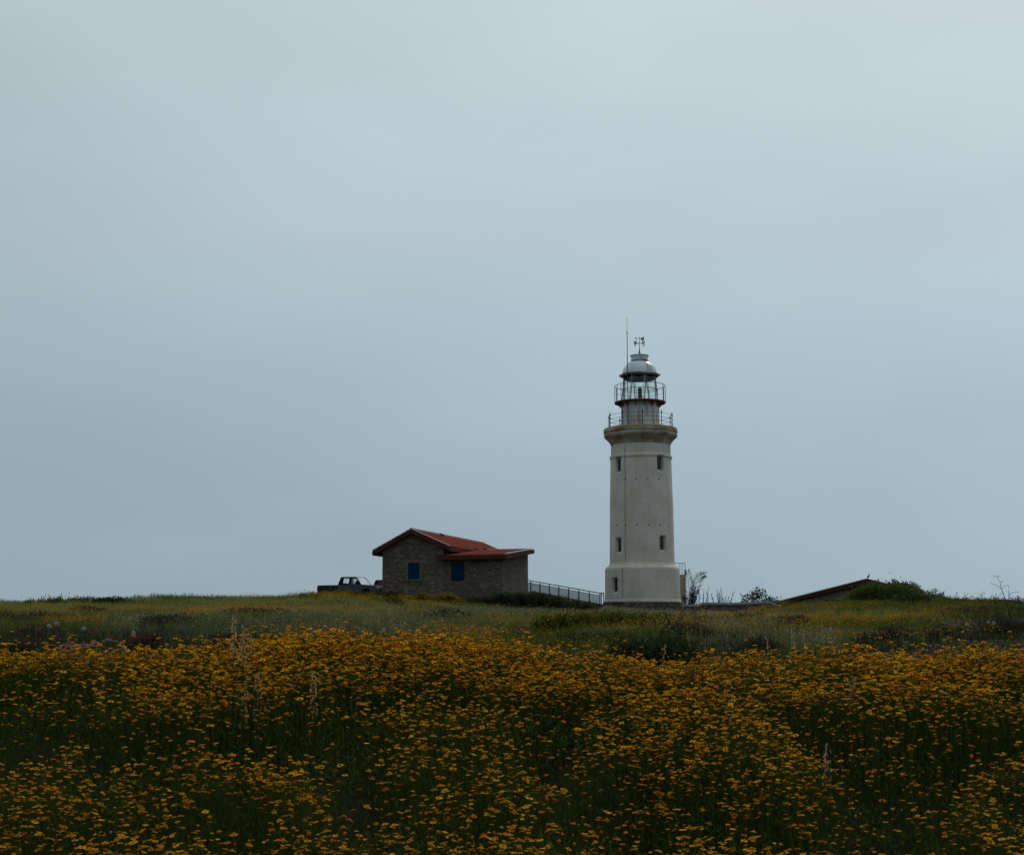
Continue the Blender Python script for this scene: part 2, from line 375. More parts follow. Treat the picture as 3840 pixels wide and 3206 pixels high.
M['feather'] = mat('black_feathers', (.010,.010,.012), (.02,.02,.024), .5, 20)
M['feather_grey'] = mat('slate_feathers', (.03,.032,.038), (.015,.015,.018), .55, 15)
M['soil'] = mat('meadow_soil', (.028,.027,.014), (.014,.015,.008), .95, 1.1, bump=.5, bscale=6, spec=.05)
M['petal'] = leafmat('golden_petals', (.94,.53,.006), (.56,.175,.003), .5, .6)
M['centre'] = leafmat('flower_centre', (.48,.17,.005), (.26,.075,.004), .1, .8)
M['fstem'] = leafmat('flower_stem', (.080,.105,.022), (.045,.065,.012), .2, .6)
M['foliage'] = leafmat('daisy_foliage', (.070,.098,.014), (.026,.042,.006), .35, .6)
M['grass'] = leafmat('green_grass', (.125,.138,.020), (.055,.075,.011), .42, .6)
M['backlit'] = leafmat('backlit_grass', (.27,.265,.085), (.155,.165,.045), .5, .6)  # backlight painted in as a lighter yellow-green grass colour
M['palegrass'] = leafmat('grey_green_grass', (.168,.182,.078), (.085,.108,.036), .35, .6)
M['scrub'] = leafmat('dark_scrub', (.032,.036,.018), (.018,.025,.011), .2, .7)
M['farpetal'] = leafmat('far_petals', (.50,.26,.006), (.33,.135,.004), .45, .6)
M['poppy'] = leafmat('poppy_petals', (.50,.026,.008), (.32,.015,.006), .35, .5)
M['oat'] = leafmat('dry_oat', (.50,.42,.28), (.33,.26,.15), .5, .6)
M['drystem'] = mat('dry_stem', (.10,.075,.05), (.06,.045,.03), .8, 12)
M['darktwig'] = mat('dark_twig', (.045,.035,.03), (.03,.024,.02), .8, 12)
M['fluff'] = leafmat('seed_fluff', (.50,.48,.43), (.38,.36,.32), .5, .7)
M['lilac'] = leafmat('lilac_petals', (.29,.25,.36), (.19,.165,.27), .3, .6)
M['bush'] = leafmat('bush_leaves', (.135,.155,.034), (.038,.056,.014), .42, .55)
M['bush_dark'] = leafmat('dark_bush_leaves', (.048,.062,.020), (.022,.032,.011), .3, .6)
M['bush_yellow'] = leafmat('yellow_bush_leaves', (.110,.118,.018), (.050,.062,.012), .42, .6)
M['palm'] = leafmat('palm_leaflets', (.055,.070,.038), (.032,.043,.024), .25, .5)
M['lavender'] = leafmat('spiny_shrub_twigs', (.072,.066,.050), (.038,.038,.025), .25, .8)

# ------------------------------------------------------------------ terrain
TC = np.array([-600, 0, 600, 1000, 1300, 1700, 2200, 2700, 3200, 3500, 3840, 4500], float)   # bearing columns
crest_px = np.array([0, 290, 820, 1262, 1426, 1610, 1737, 1920, 2103, 2286, 2469, 2615, 2835, 3110, 3620, 3840], float)
crest_an = np.array([-.0114, -.0062, -.0028, .0034, -.0028, .0017, -.0046, -.0086, -.0114, -.0155, -.0193, -.013, -.0107, -.0114, -.0062, -.0079])
TR = [  # distance, heights relative to the eye
    (-60, [-2.1]*12), (3, [-2.05]*12), (6.3, [-1.98]*12), (7.4, [-1.86]*12), (8.2, [-1.66]*12), (9.2, [-1.34]*12), (10.2, [-1.0]*12), (11.2, [-.70]*12),
    (12.0, [-.60]*12), (12.7, [-.66]*12), (14, [-.9]*12), (17, [-.95]*12), (20, [-.74]*12),
    (25, [-.34]*8 + [-.30, -.26, -.22, -.2]),
    (40, [.10, .10, .10, .10, .10, .05, .05, .05, .15, .25, .30, .3]),
    (60, [.85, .85, .90, .90, .75, .45, .45, .55, .80, .95, 1.0, 1.0]),
    (85, [1.9, 1.92, 1.92, 1.98, 1.9, 1.20, .90, .90, 1.26, 1.66, 1.62, 1.6]),
    (102, [2.0, 2.0, 2.0, 2.25, 2.62, 2.35, 1.50, 1.28, 1.48, 1.70, 1.6, 1.6]),
    (113, [1.9, 1.9, 2.0, 2.45, 2.78, 2.75, 1.85, 1.45, 1.45, 1.4, 1.3, 1.3]),
    (122, [1.5, 1.5, 1.7, 2.4, 2.80, 2.75, 2.0, 1.4, .6, .6, .8, .8]),
    (145, [.4, .4, .5, 1.2, 1.6, 1.6, 1.2, .8, .5, .4, .4, .4]),
    (200, [-1.0]*12), (400, [-6]*12), (4000, [-14]*12)]
TY = np.array([r[0] for r in TR], float); TZ = np.array([r[1] for r in TR], float)
def H(x, y, bumps=True):
    x = np.asarray(x, float); y = np.asarray(y, float)
    u = x / np.maximum(y, 6.0); px = np.clip(1920 + F_PX * u, -599, 4499)
    cj = np.clip(np.searchsorted(TC, px) - 1, 0, len(TC)-2); fc = (px - TC[cj]) / (TC[cj+1] - TC[cj]); fc = fc*fc*(3-2*fc)
    rj = np.clip(np.searchsorted(TY, y) - 1, 0, len(TY)-2); fr = np.clip((y - TY[rj]) / (TY[rj+1] - TY[rj]), 0, 1)
    z = (TZ[rj, cj]*(1-fc) + TZ[rj, cj+1]*fc)*(1-fr) + (TZ[rj+1, cj]*(1-fc) + TZ[rj+1, cj+1]*fc)*fr
    w = np.interp(y, [6, 9, 12, 13.5, 17], [0, .6, 1, .8, 0])
    z = z + w * 12 * (np.interp(px, crest_px, crest_an) + .0066)
    if bumps:
        k = np.interp(y, [10, 26, 40, 82, 94, 120], [0, .16, .42, .42, .10, .05])
        z = z + k * ((vnoise(x, y*.8, 5.0, 1) - .5) * 1.3 + (vnoise(x, y, 1.7, 2) - .5) * .6 + (vnoise(x, y, 11.0, 3) - .5) * 1.5)
    return z + EZ
# ground sheet, one mesh out to the horizon
ys = np.concatenate([[-60, -20, 0, 3, 5], np.arange(6, 15, .25), np.arange(15, 40, .6), np.arange(40, 125, .8), np.geomspace(125, 4000, 40)])
us = np.concatenate([np.linspace(-3, -.5, 14)[:-1], np.linspace(-.5, .5, 201), np.linspace(.5, 3, 14)[1:]])
YY, UU = np.meshgrid(ys, us, indexing='ij'); XX = UU * np.maximum(YY, 14.0)
ZZ = H(XX, YY)
nr_, nc_ = YY.shape
idx = np.arange(nr_*nc_).reshape(nr_, nc_)
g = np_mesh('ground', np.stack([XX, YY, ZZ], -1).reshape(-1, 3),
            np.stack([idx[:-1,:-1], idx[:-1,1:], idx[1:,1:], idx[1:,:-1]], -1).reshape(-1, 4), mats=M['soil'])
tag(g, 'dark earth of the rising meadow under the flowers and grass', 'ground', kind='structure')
for p in g.data.polygons: p.use_smooth = True

# ------------------------------------------------------------------ lighthouse
DT = 115.0
zb = at(2409, 2290, DT).z
TX = at(2409.5, 2210, DT).x
def lz(py): return at(2405, py, DT).z - zb
def lr(hw, py):
    z = at(2405, py, DT).z - EZ
    return hw * (DT * CP + z * SP) / F_PX
def pr(*pts): return [(lr(h, p), lz(p)) for h, p in pts]
lh = empty('lighthouse', (TX, DT, zb), math.atan2(-TX, DT),
           'tall white round lighthouse tower with glazed lantern and silver dome', 'lighthouse')
def lp(th, r, z): return (r*math.sin(R(th)), -r*math.cos(R(th)), z)
MB().solid([(lr(150,2290), -.8)] + pr((151,2286), (150,2261), (148,2258)), 64).build('plinth', M['plinth'], lh, 30)
body = MB().solid(pr((144,2258), (143.5,2254), (141,2247), (140.2,2200), (139.8,2142), (139.4,2136), (137.5,2131), (134,2127), (129,2124), (125,2122), (124.2,2119), (123,2116.5), (121.4,2115),
                     (118.6,1915), (113.6,1729), (114.2,1725), (116.4,1722), (117,1717), (116.2,1713), (113,1710.5), (112,1709.5), (111,1672), (110,1664)), 128).build('tower_body', M['plaster'], lh)
cut = MB()
wins = [(-48, 1751, 113.9), (39, 1748, 113.9), (-46.5, 2049, 120.2), (40, 2043, 120.0), (-47, 2197, 140.2)]
for th, py, hw in wins:
    Rr = lr(hw, py); zc = lz(py)
    wo, ho, wi, hi_ = .34, .64, .25, .47
    t = R(th); n = Vector((math.sin(t), -math.cos(t), 0)); s = Vector((math.cos(t), math.sin(t), 0))
    def q(rad, w, a, b): return [n*rad + s*(-w) + Vector((0,0,zc+a)), n*rad + s*w + Vector((0,0,zc+a)), n*rad + s*w + Vector((0,0,zc+b)), n*rad + s*(-w) + Vector((0,0,zc+b))]
    k = 1 + .12/.3
    cut.hexa(q(Rr-.30, wi, -hi_, hi_+.03) + q(Rr+.12, wi+(wo-wi)*k, -hi_-(ho-hi_+.04)*k, hi_+.03+(ho-hi_-.03)*k))
for py in (1807, 1976):
    for k in range(17):
        t = -8.6 + 21.2*k; Rr = lr(113.6 + (118.6-113.6)*(py-1729)/(1915-1729), py)
        cut.tube([lp(t, Rr-.22, lz(py)), lp(t, Rr+.2, lz(py))], .07, 6)
cutter = cut.build('cutter', M['pane'])
cutter.parent = lh
md = body.modifiers.new('b', 'BOOLEAN'); md.object = cutter; md.operation = 'DIFFERENCE'; md.solver = 'EXACT'
bpy.context.view_layer.update()
dg = bpy.context.evaluated_depsgraph_get()
nm = bpy.data.meshes.new_from_object(body.evaluated_get(dg)); nm.name = 'tower_body'
body.modifiers.clear(); body.data = nm
bpy.data.objects.remove(cutter)
nm.materials.clear(); nm.materials.append(M['plaster'])
for p in nm.polygons: p.material_index = 0
for th, py, hw in wins:
    Rr = lr(hw, py); zc = lz(py); t = R(th)
    n = Vector((math.sin(t), -math.cos(t), 0)); s = Vector((math.cos(t), math.sin(t), 0))
    f = MB(); pn = MB()
    def bx(mb, s0, s1, z0, z1, r0, r1):
        mb.hexa([n*r0+s*s0+Vector((0,0,zc+z0)), n*r0+s*s1+Vector((0,0,zc+z0)), n*r1+s*s1+Vector((0,0,zc+z0)), n*r1+s*s0+Vector((0,0,zc+z0)),
                 n*r0+s*s0+Vector((0,0,zc+z1)), n*r0+s*s1+Vector((0,0,zc+z1)), n*r1+s*s1+Vector((0,0,zc+z1)), n*r1+s*s0+Vector((0,0,zc+z1))])
    w, h0, h1 = .248, -.468, .495
    bx(f, -w, -w+.05, h0, h1, Rr-.285, Rr-.235); bx(f, w-.05, w, h0, h1, Rr-.285, Rr-.235)
    bx(f, -w+.05, w-.05, h0, h0+.05, Rr-.285, Rr-.235); bx(f, -w+.05, w-.05, h1-.05, h1, Rr-.285, Rr-.235)
    bx(f, -w+.05, w-.05, .0, .03, Rr-.283, Rr-.238)
    fo = f.build('window', M['frame'], lh)
    bx(pn, -w+.02, w-.02, h0+.02, h1-.02, Rr-.28, Rr-.262)
    pn.build('pane', M['pane'], fo)
MB().solid(pr((109.5,1676), (111.8,1672), (113,1667), (118,1659), (126,1650), (132,1645), (136,1640.5), (137.3,1635), (136.6,1630), (134,1628), (133.5,1626.6), (138,1625.5), (138.6,1618), (137.6,1611.5), (134.5,1609), (90,1607.5)), 96).build('cornice', M['cornice'], lh, 35)
# lightning conductor and the drain that run down the shaft
c = MB(); t = -30.5
c.tube([lp(t, lr(h,p)+.015, lz(p)) for h, p in ((111.5,1680),(112,1709),(117,1717),(114,1729),(118.6,1915),(121.2,2110))], .016, 5)
t = -31
c.tube([lp(t, lr(h,p)+.015, lz(p)) for h, p in ((140,2134),(140.2,2200),(141,2246))], .016, 5)
c.build('lightning_conductor', M['cable'], lh)
# lower gallery railing
zd = lz(1609); rl = lr(121, 1600)
rails = MB()
for dz in (.36, .70, 1.02): rails.ring(rl, zd+dz, .016, 80, 5)
ro = rails.build('gallery_railing', M['rust'], lh)
for k in range(10):
    x, y, _ = lp(4+36*k, rl, 0)
    p = MB().lathe([(.05,0),(.05,.04),(.032,.06),(.03,.33),(.055,.36),(.03,.39),(.03,.67),(.055,.70),(.03,.73),(.03,.98),(.075,1.03),(.075,1.07),(.03,1.12),(.022,1.18),(.045,1.21),(.012,1.27)], 8, (x,y,zd))
    p.build('railing_post', M['iron'], ro, 40)
# lantern: white panelled drum, bracketed walkway, glazed room, dome
z0, z1 = lz(1608), lz(1514); rd = lr(70, 1560)
dr = MB().solid([(rd,z0),(rd,z0+.06),(rd-.02,z0+.07),(rd-.02,z1)], 64).build('lantern_drum', M['rusty_white'], lh, 30)
for th in (-46, -38, -29, 4, 41, 47, 90, 135, 180, 225, 270):
    x, y, _ = lp(th, rd+.008, 0)
    MB().hexa([lp(th-.8, rd-.03, z0), lp(th+.8, rd-.03, z0), lp(th+.8, rd+.03, z0), lp(th-.8, rd+.03, z0),
               lp(th-.8, rd-.03, z1), lp(th+.8, rd-.03, z1), lp(th+.8, rd+.03, z1), lp(th-.8, rd+.03, z1)]).build('drum_rib', M['rusty_white'], dr)
dd = MB()                                                            # access door of the drum
dd.hexa([lp(44-.1, rd-.03, z0+.1), lp(68, rd-.03, z0+.1), lp(68, rd+.022, z0+.1), lp(44-.1, rd+.022, z0+.1), lp(44-.1, rd-.03, z0+1.75), lp(68, rd-.03, z0+1.75), lp(68, rd+.022, z0+1.75), lp(44-.1, rd+.022, z0+1.75)])
dd.build('drum_door', M['rusty_white'], dr)
rp_ = lr(96, 1512)
wk = MB().solid([(rd-.1,z1+.0),(rp_-.03,z1),(rp_,z1+.03),(rp_,z1+.09),(rp_-.02,z1+.11),(rd-.2,z1+.11)], 64).build('lantern_walkway', M['rust'], lh, 30)
for k in range(14):
    th = -13 + 360/14*k
    MB().hexa([lp(th-.9, rd-.01, z1-.36), lp(th+.9, rd-.01, z1-.36), lp(th+.9, rd+.05, z1-.36), lp(th-.9, rd+.05, z1-.36),
               lp(th-.9, rd-.01, z1-.004), lp(th+.9, rd-.01, z1-.004), lp(th+.6, rp_-.2, z1-.004), lp(th-.6, rp_-.2, z1-.004)]).build('bracket', M['rust'], wk)
zt = lz(1448); zw = z1 + .11; rr = rp_ - .04
ur = MB().ring(rr, zt, .022, 80, 6); ur.ring(rr-.0, (zt+zw)/2+.18, .010, 80, 5)
uro = ur.build('walkway_railing', M['iron'], lh)
for th in (-88, -64, -48, 65, 88, 110, 135, 160, 192, 222, 250):
    MB().tube([lp(th, rr, zw-.02), lp(th, rr, zt)], .028, 6).build('railing_post', M['iron'], uro)
ze = lz(1414)                                                        # underside of the eave
rb, rt_ = lr(70, 1500), lr(63, 1420)
fr = MB()
fr.ring(rb, zw+.04, .05, 8, 6, a0=R(22.5-4), a1=R(22.5-4)+2*math.pi); fr.ring((rb+rt_)/2, (zw+ze)/2, .022, 8, 5, a0=R(18.5), a1=R(18.5)+2*math.pi)
fro = fr.build('lantern_frame', M['grey_iron'], lh)
for k in range(8):
    th = 18.5 + 45*k
    MB().tube([lp(th-5, rb, zw), lp(th+4, rt_, ze+.1)], .045, 6).build('glazing_bar', M['grey_iron'], fro)
    MB().tube([lp(th-9, rb-.02, zw), lp(th-2, rt_-.02, ze+.1)], .022, 5).build('glazing_bar', M['white_metal'], fro)
gl = MB()
for k in range(8):
    a, b2 = 18.5+45*k, 18.5+45*(k+1)
    gl.add([lp(a, rb-.03, zw+.02), lp(b2, rb-.03, zw+.02), lp(b2, rt_-.03, ze+.05), lp(a, rt_-.03, ze+.05)], [(0,1,2,3)])
gl.build('lantern_glass', M['glass'], lh)
# lamp on its pedestal
lm = MB().solid([(.10,zw),(.10,zw+.25),(.24,zw+.26),(.24,zw+.31),(.12,zw+.33),(.22,zw+.48),(.22,zw+.52),(.16,zw+.54),(.17,zw+.60),(.17,zw+1.06),(.20,zw+1.07),(.20,zw+1.10)], 20).build('lamp', M['dark_lamp'], lh, 35)
MB().solid([(.20,zw+1.10),(.10,zw+1.20),(.03,zw+1.26),(.0,zw+1.27)], 20).build('lamp_cap', M['dark_lamp'], lm, 35)
# eave, ceiling, dome
re_ = lr(76.7, 1412)
ev = MB().solid([(re_-.12, ze), (re_+.02, ze+.10), (re_+.04, ze+.17), (re_-.06, ze+.22), (re_-.2, ze+.26)], 8, rot=R(18.5+22.5)).build('eave', M['cornice'], lh)
MB().solid([(re_-.18, ze-.004), (rt_-.06, ze-.02), (rt_-.12, ze-.22), (.9, ze-.26)], 32).build('lantern_ceiling', M['dark_in'], lh, 40)
zdm = ze + .22; rdm = lr(65.5, 1403); zdt = lz(1357); rtop = lr(32, 1357)
hd = (zdt - zdm) / math.sqrt(1 - (rtop/rdm)**2)
prof = []
for k in range(15):
    r = None
    a = k/14 * math.acos(rtop/rdm)
    prof.append((rdm*math.cos(a), zdm + hd*math.sin(a)))
dome = MB().solid(prof, 64).build('dome', M['dome'], lh, 50)
MB().solid([(rtop+.03, zdt-.03), (rtop+.03, zdt+.05), (rtop-.01, zdt+.06)], 48).build('dome_collar', M['iron'], dome, 35)
zv = lz(1334)
vent = MB().solid([(rtop-.01, zdt+.05), (rtop-.01, zv-.10), (rtop+.065, zv-.05), (rtop+.075, zv+.0), (rtop+.02, zv+.03), (.3, zv+.12), (.05, zv+.14)], 48).build('ventilator', M['white_metal'], lh, 35)
for th in range(0, 360, 45):                                          # dome seams
    MB().tube([(r*math.sin(R(th+20))*1.002, -r*math.cos(R(th+20))*1.002, z+.002) for r, z in prof], .008, 4).build('dome_seam', M['white_metal'], dome)
ld = MB()                                                            # ladder lying on the dome
for dth in (-6.5, 6.5):
    pts = [lp(33+dth*(1+.5*(1-math.cos(k/14*math.acos(rtop/rdm)))*1.2), r+.09, z+.07) for k, (r, z) in enumerate(prof)]
    pts += [lp(33+dth*2, rtop+.05, zdt+.16)]
    ld.tube(pts, .017, 5)
for k in range(1, 14, 3):
    r, z = prof[k]
    w = 6.5*(1+.5*(1-math.cos(k/14*math.acos(rtop/rdm)))*1.2)
    ld.tube([lp(33-w, r+.09, z+.07), lp(33+w, r+.09, z+.07)], .016, 5)
ld.tube([lp(33-14, rtop+.05, zdt+.14), lp(0, rtop+.05, zdt+.28)], .012, 5)
ld.build('dome_ladder', M['iron'], lh)
# weather vane with its four letters
zm = lz(1330); zx = lz(1288); za = lz(1268.5); zmt = lz(1264)
vn = MB().solid([(.12, zm-.02), (.09, zm+.1), (.045, zm+.35), (.028, zm+.55), (.022, zmt)], 10).build('weather_vane', M['grey_iron'], lh, 40)
arm = MB()
for th in (-45, 45, 135, 225): arm.tube([lp(0, 0, zx), lp(th, .42, zx)], .018, 5)
arm.build('vane_arms', M['grey_iron'], vn)
def letter(strokes, th):
    mb = MB(); t = R(th); n = Vector((math.sin(t), -math.cos(t), 0)); s = Vector((math.cos(t), math.sin(t), 0))
    for (a, b2), (c2, d) in strokes:
        mb.tube([n*.47 + s*a + Vector((0,0,zx+b2)), n*.47 + s*c2 + Vector((0,0,zx+d))], .028, 5)
    mb.build('vane_letter', M['grey_iron'], vn)
letter([((-.15,.18),(-.08,-.16)), ((-.08,-.16),(0,.12)), ((0,.12),(.08,-.16)), ((.08,-.16),(.15,.18))], -45)       # W
letter([((-.1,-.16),(-.1,.18)), ((-.1,.18),(.1,-.16)), ((.1,-.16),(.1,.18))], 45)                                  # N
letter([((-.09,-.16),(-.09,.16)), ((-.09,.16),(.1,.16)), ((-.09,0),(.06,0)), ((-.09,-.16),(.1,-.16))], 135)       # E
letter([((.09,.13),(-.02,.16)), ((-.02,.16),(-.09,.09)), ((-.09,.09),(.08,-.06)), ((.08,-.06),(.03,-.15)), ((.03,-.15),(-.1,-.12))], 225)  # S
ar = MB().tube([(-.40,0,za), (.34,0,za)], .018, 5)
ar.prism([(-.40,za),(-.24,za+.09),(-.28,za),(-.24,za-.09)], 'y', -.012, .012)
ar.prism([(.10,za+.02),(.26,za+.04),(.40,za+.13),(.40,za+.02),(.37,za-.08),(.40,za-.16),(.22,za-.17),(.12,za-.10)], 'y', -.013, .013)
ar.build('vane_arrow', M['grey_iron'], vn)
# radio mast clamped to the lantern
xa = (2352.5-2397.5) * 116.5/F_PX; ya = -1.62
am = MB().tube([(xa-.0, ya, z0+.02), (xa, ya, lz(1262))], .034, 6).build('radio_mast', M['iron'], lh)
MB().tube([(xa, ya, lz(1262)-.1), (xa, ya, lz(1208))], .014, 5).tube([(xa, ya, lz(1262)-.12), (xa, ya, lz(1258))], .05, 6).tube([(xa-.05, ya, lz(1213)), (xa+.05, ya, lz(1213))], .01, 4).build('whip_aerial', M['grey_iron'], am)
MB().tube([(xa, ya, z1+.3), (xa+.3, ya+.35, z1+.3)], .018, 5).build('mast_clamp', M['iron'], am)
MB().tube([(xa, ya, lz(1375)), (xa+.33, ya+.4, lz(1375))], .018, 5).build('mast_clamp', M['iron'], am)

# stair landing behind the tower
p0 = at(2546, 2250, 118); p1 = at(2571, 2157, 118)
st = empty('stair_landing', (p0.x, 118, H(p0.x, 118)-.1), 0, 'cream rendered stair block with thin rail, right behind the lighthouse base', 'stairs')
hz = p1.z - st.location.z; wz = p1.x - p0.x
MB().box((-1.6, 0, -.4), (wz, 2.2, hz)).build('stair_wall', M['cream'], st)
MB().box((-1.62, -.02, hz+.002), (wz+.02, 2.22, hz+.05)).build('coping', M['rust'], st)
rlz = at(2571, 2111, 118).z - st.location.z
b_ = MB().tube([(-1.4, .05, rlz), (wz-.03, .05, rlz)], .025, 6).build('top_rail', M['grey_iron'], st)
for k in range(7):
    x = wz - .03 - [0, .21, .34, .48, .9, 1.2, 1.5][k]
    MB().tube([(x, .05, hz+.04), (x, .05, rlz)], .028 if k in (0, 4) else .016, 5).build('baluster', M['grey_iron'], st)

# ------------------------------------------------------------------ stone house
HZ = 2.2 + EZ
hx, hy = -7.46, 105.0
ho_ = empty('stone_house', (hx, hy, HZ), -R(17), 'low rubble stone house with red tiled roof and two blue shutters', 'house')
def hzr(z): return z + EZ - HZ       # eye-relative height -> local height
zp = hzr(7.72)
wl, wr, LB = -2.36, 2.42, 17.1
el_, er_ = hzr(6.18), hzr(6.40)      # roof top at the eaves
HWl, HWr = 3.02, 3.04
sl = (zp-el_)/HWl; sr = (zp-er_)/HWr
T = .20
def rz(x): return zp - (sl*-x if x < 0 else sr*x)
mw = MB().prism([(wl,-1),(wr,-1),(wr,rz(wr)-T-.03),(0,zp-T-.03),(wl,rz(wl)-T-.03)], 'y', .32, LB)
AX0, AX1, AY0, AY1 = wr+.002, 7.02, .325, 6.75
azf, azb = hzr(5.74), hzr(6.50)      # roof top at the front eave and at the back edge
AYf, AYb = -.15, 7.0
def az(y): return azf + (azb-azf)*(y-AYf)/(AYb-AYf)
mw.prism([(AY0,-1),(AY1,-1),(AY1,az(AY1)-.24),(AY0,az(AY0)-.24)], 'x', AX0, AX1)
wallo = mw.build('wall', M['stone'], ho_)
# quoins
qm = MB(); zq = -.3; k = 0
while zq < rz(wr)-.7:
    h = .26 + .06*((k*7) % 3)/2
    a = .34 if k % 2 else .20
    qm.box((wr-a, .305, zq+.01), (wr+.01, .33, zq+h-.01))
    zq += h; k += 1
qm.build('quoin', M['quoin'], wallo); qm = MB()
zq = -.4; k = 0
while zq < az(AY0)-.62:
    h = .26 + .05*((k*5) % 3)/2
    a, b2 = (.42, .22) if k % 2 else (.22, .42)
    qm.box((AX1-a, AY0-.015, zq+.012), (AX1+.012, AY0+b2, zq+h-.012)); zq += h; k += 1
qm.build('quoin', M['quoin'], wallo)
# main roof: two slabs and barrel tiles, ridge tiles, verge boards
rf = MB()
rf.prism([(0,zp),(-HWl,el_),(-HWl,el_-T*.6),(0,zp-T)], 'y', .002, LB+.3)
rf.prism([(0.0,zp-.001),(0.0,zp-T-.001),(HWr,er_-T*.6),(HWr,er_)], 'y', .0, LB+.3)
roof = rf.build('roof', M['tile'], ho_)
tl = MB()
pit = .21
for i in range(int((LB+.2)/pit)):
    y = .12 + i*pit
    for sgn, hw, s_ in ((1, HWr, sr), (-1, HWl, sl)):
        n_ = 8
        for j in range(n_):
            x0 = hw*j/n_; x1 = hw*(j+1)/n_ + .04
            r0, r1 = .060, .075
            za_, zb_ = zp - s_*x0 + .012, zp - s_*x1 + .020
            vs_ = []
            for (x, z, r) in ((x0, za_, r0), (x1, zb_, r1)):
                for q_ in range(5):
                    t = math.pi*q_/4
                    vs_.append((sgn*x, y+r*math.cos(t), z+r*.8*math.sin(t)))
            tl.add(vs_, [(q_, q_+1, q_+6, q_+5) for q_ in range(4)])
tl.build('barrel_tiles', M['tile'], roof, 60)
rg = MB()
nrt = 46
for i in range(nrt):
    y0 = (LB+.3)*i/nrt; y1 = y0 + (LB+.3)/nrt + .05
    for q0 in range(1):
        vs_ = []
        for (y, r) in ((y0, .15), (y1, .105)):
            for q_ in range(7):
                t = math.pi*q_/6
                vs_.append((r*math.cos(t), y, zp-.03+r*1.05*math.sin(t)))
        rg.add(vs_, [(q_, q_+1, q_+8, q_+7) for q_ in range(6)] + [tuple(range(7))])
rg.build('ridge_tiles', M['ridge'], roof, 60)
for sgn, hw, ee in ((-1, HWl, el_), (1, HWr, er_)):
    for y0, y1 in ((-.035, -.003), (LB+.303, LB+.335)):
        MB().prism([(0,zp-.012),(sgn*hw,ee-.012),(sgn*hw,ee-.30),(0,zp-.30)], 'y', y0, y1).build('verge_board', M['fascia'], roof)
vc = MB()  # white strips added for the sky-lit line along the verges
for sgn, hw, ee in ((-1, HWl, el_), (1, HWr, er_)):
    for y0, y1 in ((-.06, .05), (LB+.25, LB+.36)):
        vc.prism([(sgn*.16,zp+.09-.16*(zp-ee)/hw),(sgn*hw,ee+.09),(sgn*hw,ee+.055),(sgn*.16,zp+.055-.16*(zp-ee)/hw)], 'y', y0, y1)
vc.build('verge_sheen', M['verge_sheen'], roof)
fb = MB()
for sgn, hw, ee in ((-1, HWl, el_), (1, HWr, er_)):
    x0, x1 = sorted((sgn*(hw+.003), sgn*(hw+.035)))
    fb.box((x0, -.03, ee-.30), (x1, LB+.33, ee-.012))
fb.build('fascia', M['fascia'], roof)
sf = MB()
sf.hexa([(wl+.0-.66, .01, el_-.34), (wl-.004, .01, el_-.34), (wl-.004, LB+.29, el_-.34), (wl-.66, LB+.29, el_-.34), (wl-.66, .01, el_-.31), (wl-.004, .01, el_-.31), (wl-.004, LB+.29, el_-.31), (wl-.66, LB+.29, el_-.31)])
sf.box((wr+.004, 6.9, er_-.34), (wr+.61, LB+.29, er_-.31)); sf.box((wr+.004, .01, er_-.34), (wr+.61, 6.9, er_-.31))
sf.build('soffit', M['soffit'], roof)
# annex roof
ax0, ax1 = 2.06, 7.42
ar_ = MB().prism([(AYf,azf),(AYb,azb),(AYb,azb-.22),(AYf,azf-.22)], 'x', ax0+.36, ax1)
ar_.prism([(AYf,azf-.001),(.29,az(.29)-.001),(.29,az(.29)-.221),(AYf,azf-.221)], 'x', ax0, ax0+.358)
anx = ar_.build('annex_roof', M['tile'], ho_)
at_ = MB()
for i in range(int((ax1-ax0-.1)/.2)):
    x = ax0 + .12 + i*.2
    n_ = 10 if x > wr+.1 else 1
    for j in range(n_):
        ya_, yb_ = AYb + (AYf-AYb)*j/n_, AYb + (AYf-AYb)*(j+1)/n_ - .04
        if n_ == 1: ya_, yb_ = .28, AYf-.04
        vs_ = []
        for (y, r, d) in ((ya_, .06, .012), (yb_, .072, .022)):
            for q_ in range(5):
                t = math.pi*q_/4
                vs_.append((x+r*math.cos(t), y, az(y)+d+r*.8*math.sin(t)))
        at_.add(vs_, [(q_, q_+1, q_+6, q_+5) for q_ in range(4)])
at_.build('barrel_tiles', M['tile'], anx, 60)
MB().box((ax0, AYf-.036, azf-.30), (ax1+.04, AYf-.003, azf-.015)).build('fascia', M['fascia'], anx)
MB().prism([(AYf-.0,azf-.015),(AYb+.02,azb-.015),(AYb+.02,azb-.30),(AYf,azf-.30)], 'x', ax1+.003, ax1+.04).build('verge_board', M['fascia'], anx)
MB().prism([(AYf-.02,azf+.10),(AYb+.05,azb+.10),(AYb+.05,azb+.06),(AYf-.02,azf+.06)], 'x', ax1-.08, ax1+.06).build('verge_sheen', M['verge_sheen'], anx)
MB().box((wr+1.2, AYb-.03, azb+.07), (ax1-.085, AYb+.10, azb+.105)).build('verge_sheen', M['verge_sheen'], anx)
MB().box((wr+.62, AY0-.44, azf-.345), (ax1, AY0-.004, azf-.305)).build('soffit', M['soffit'], anx)
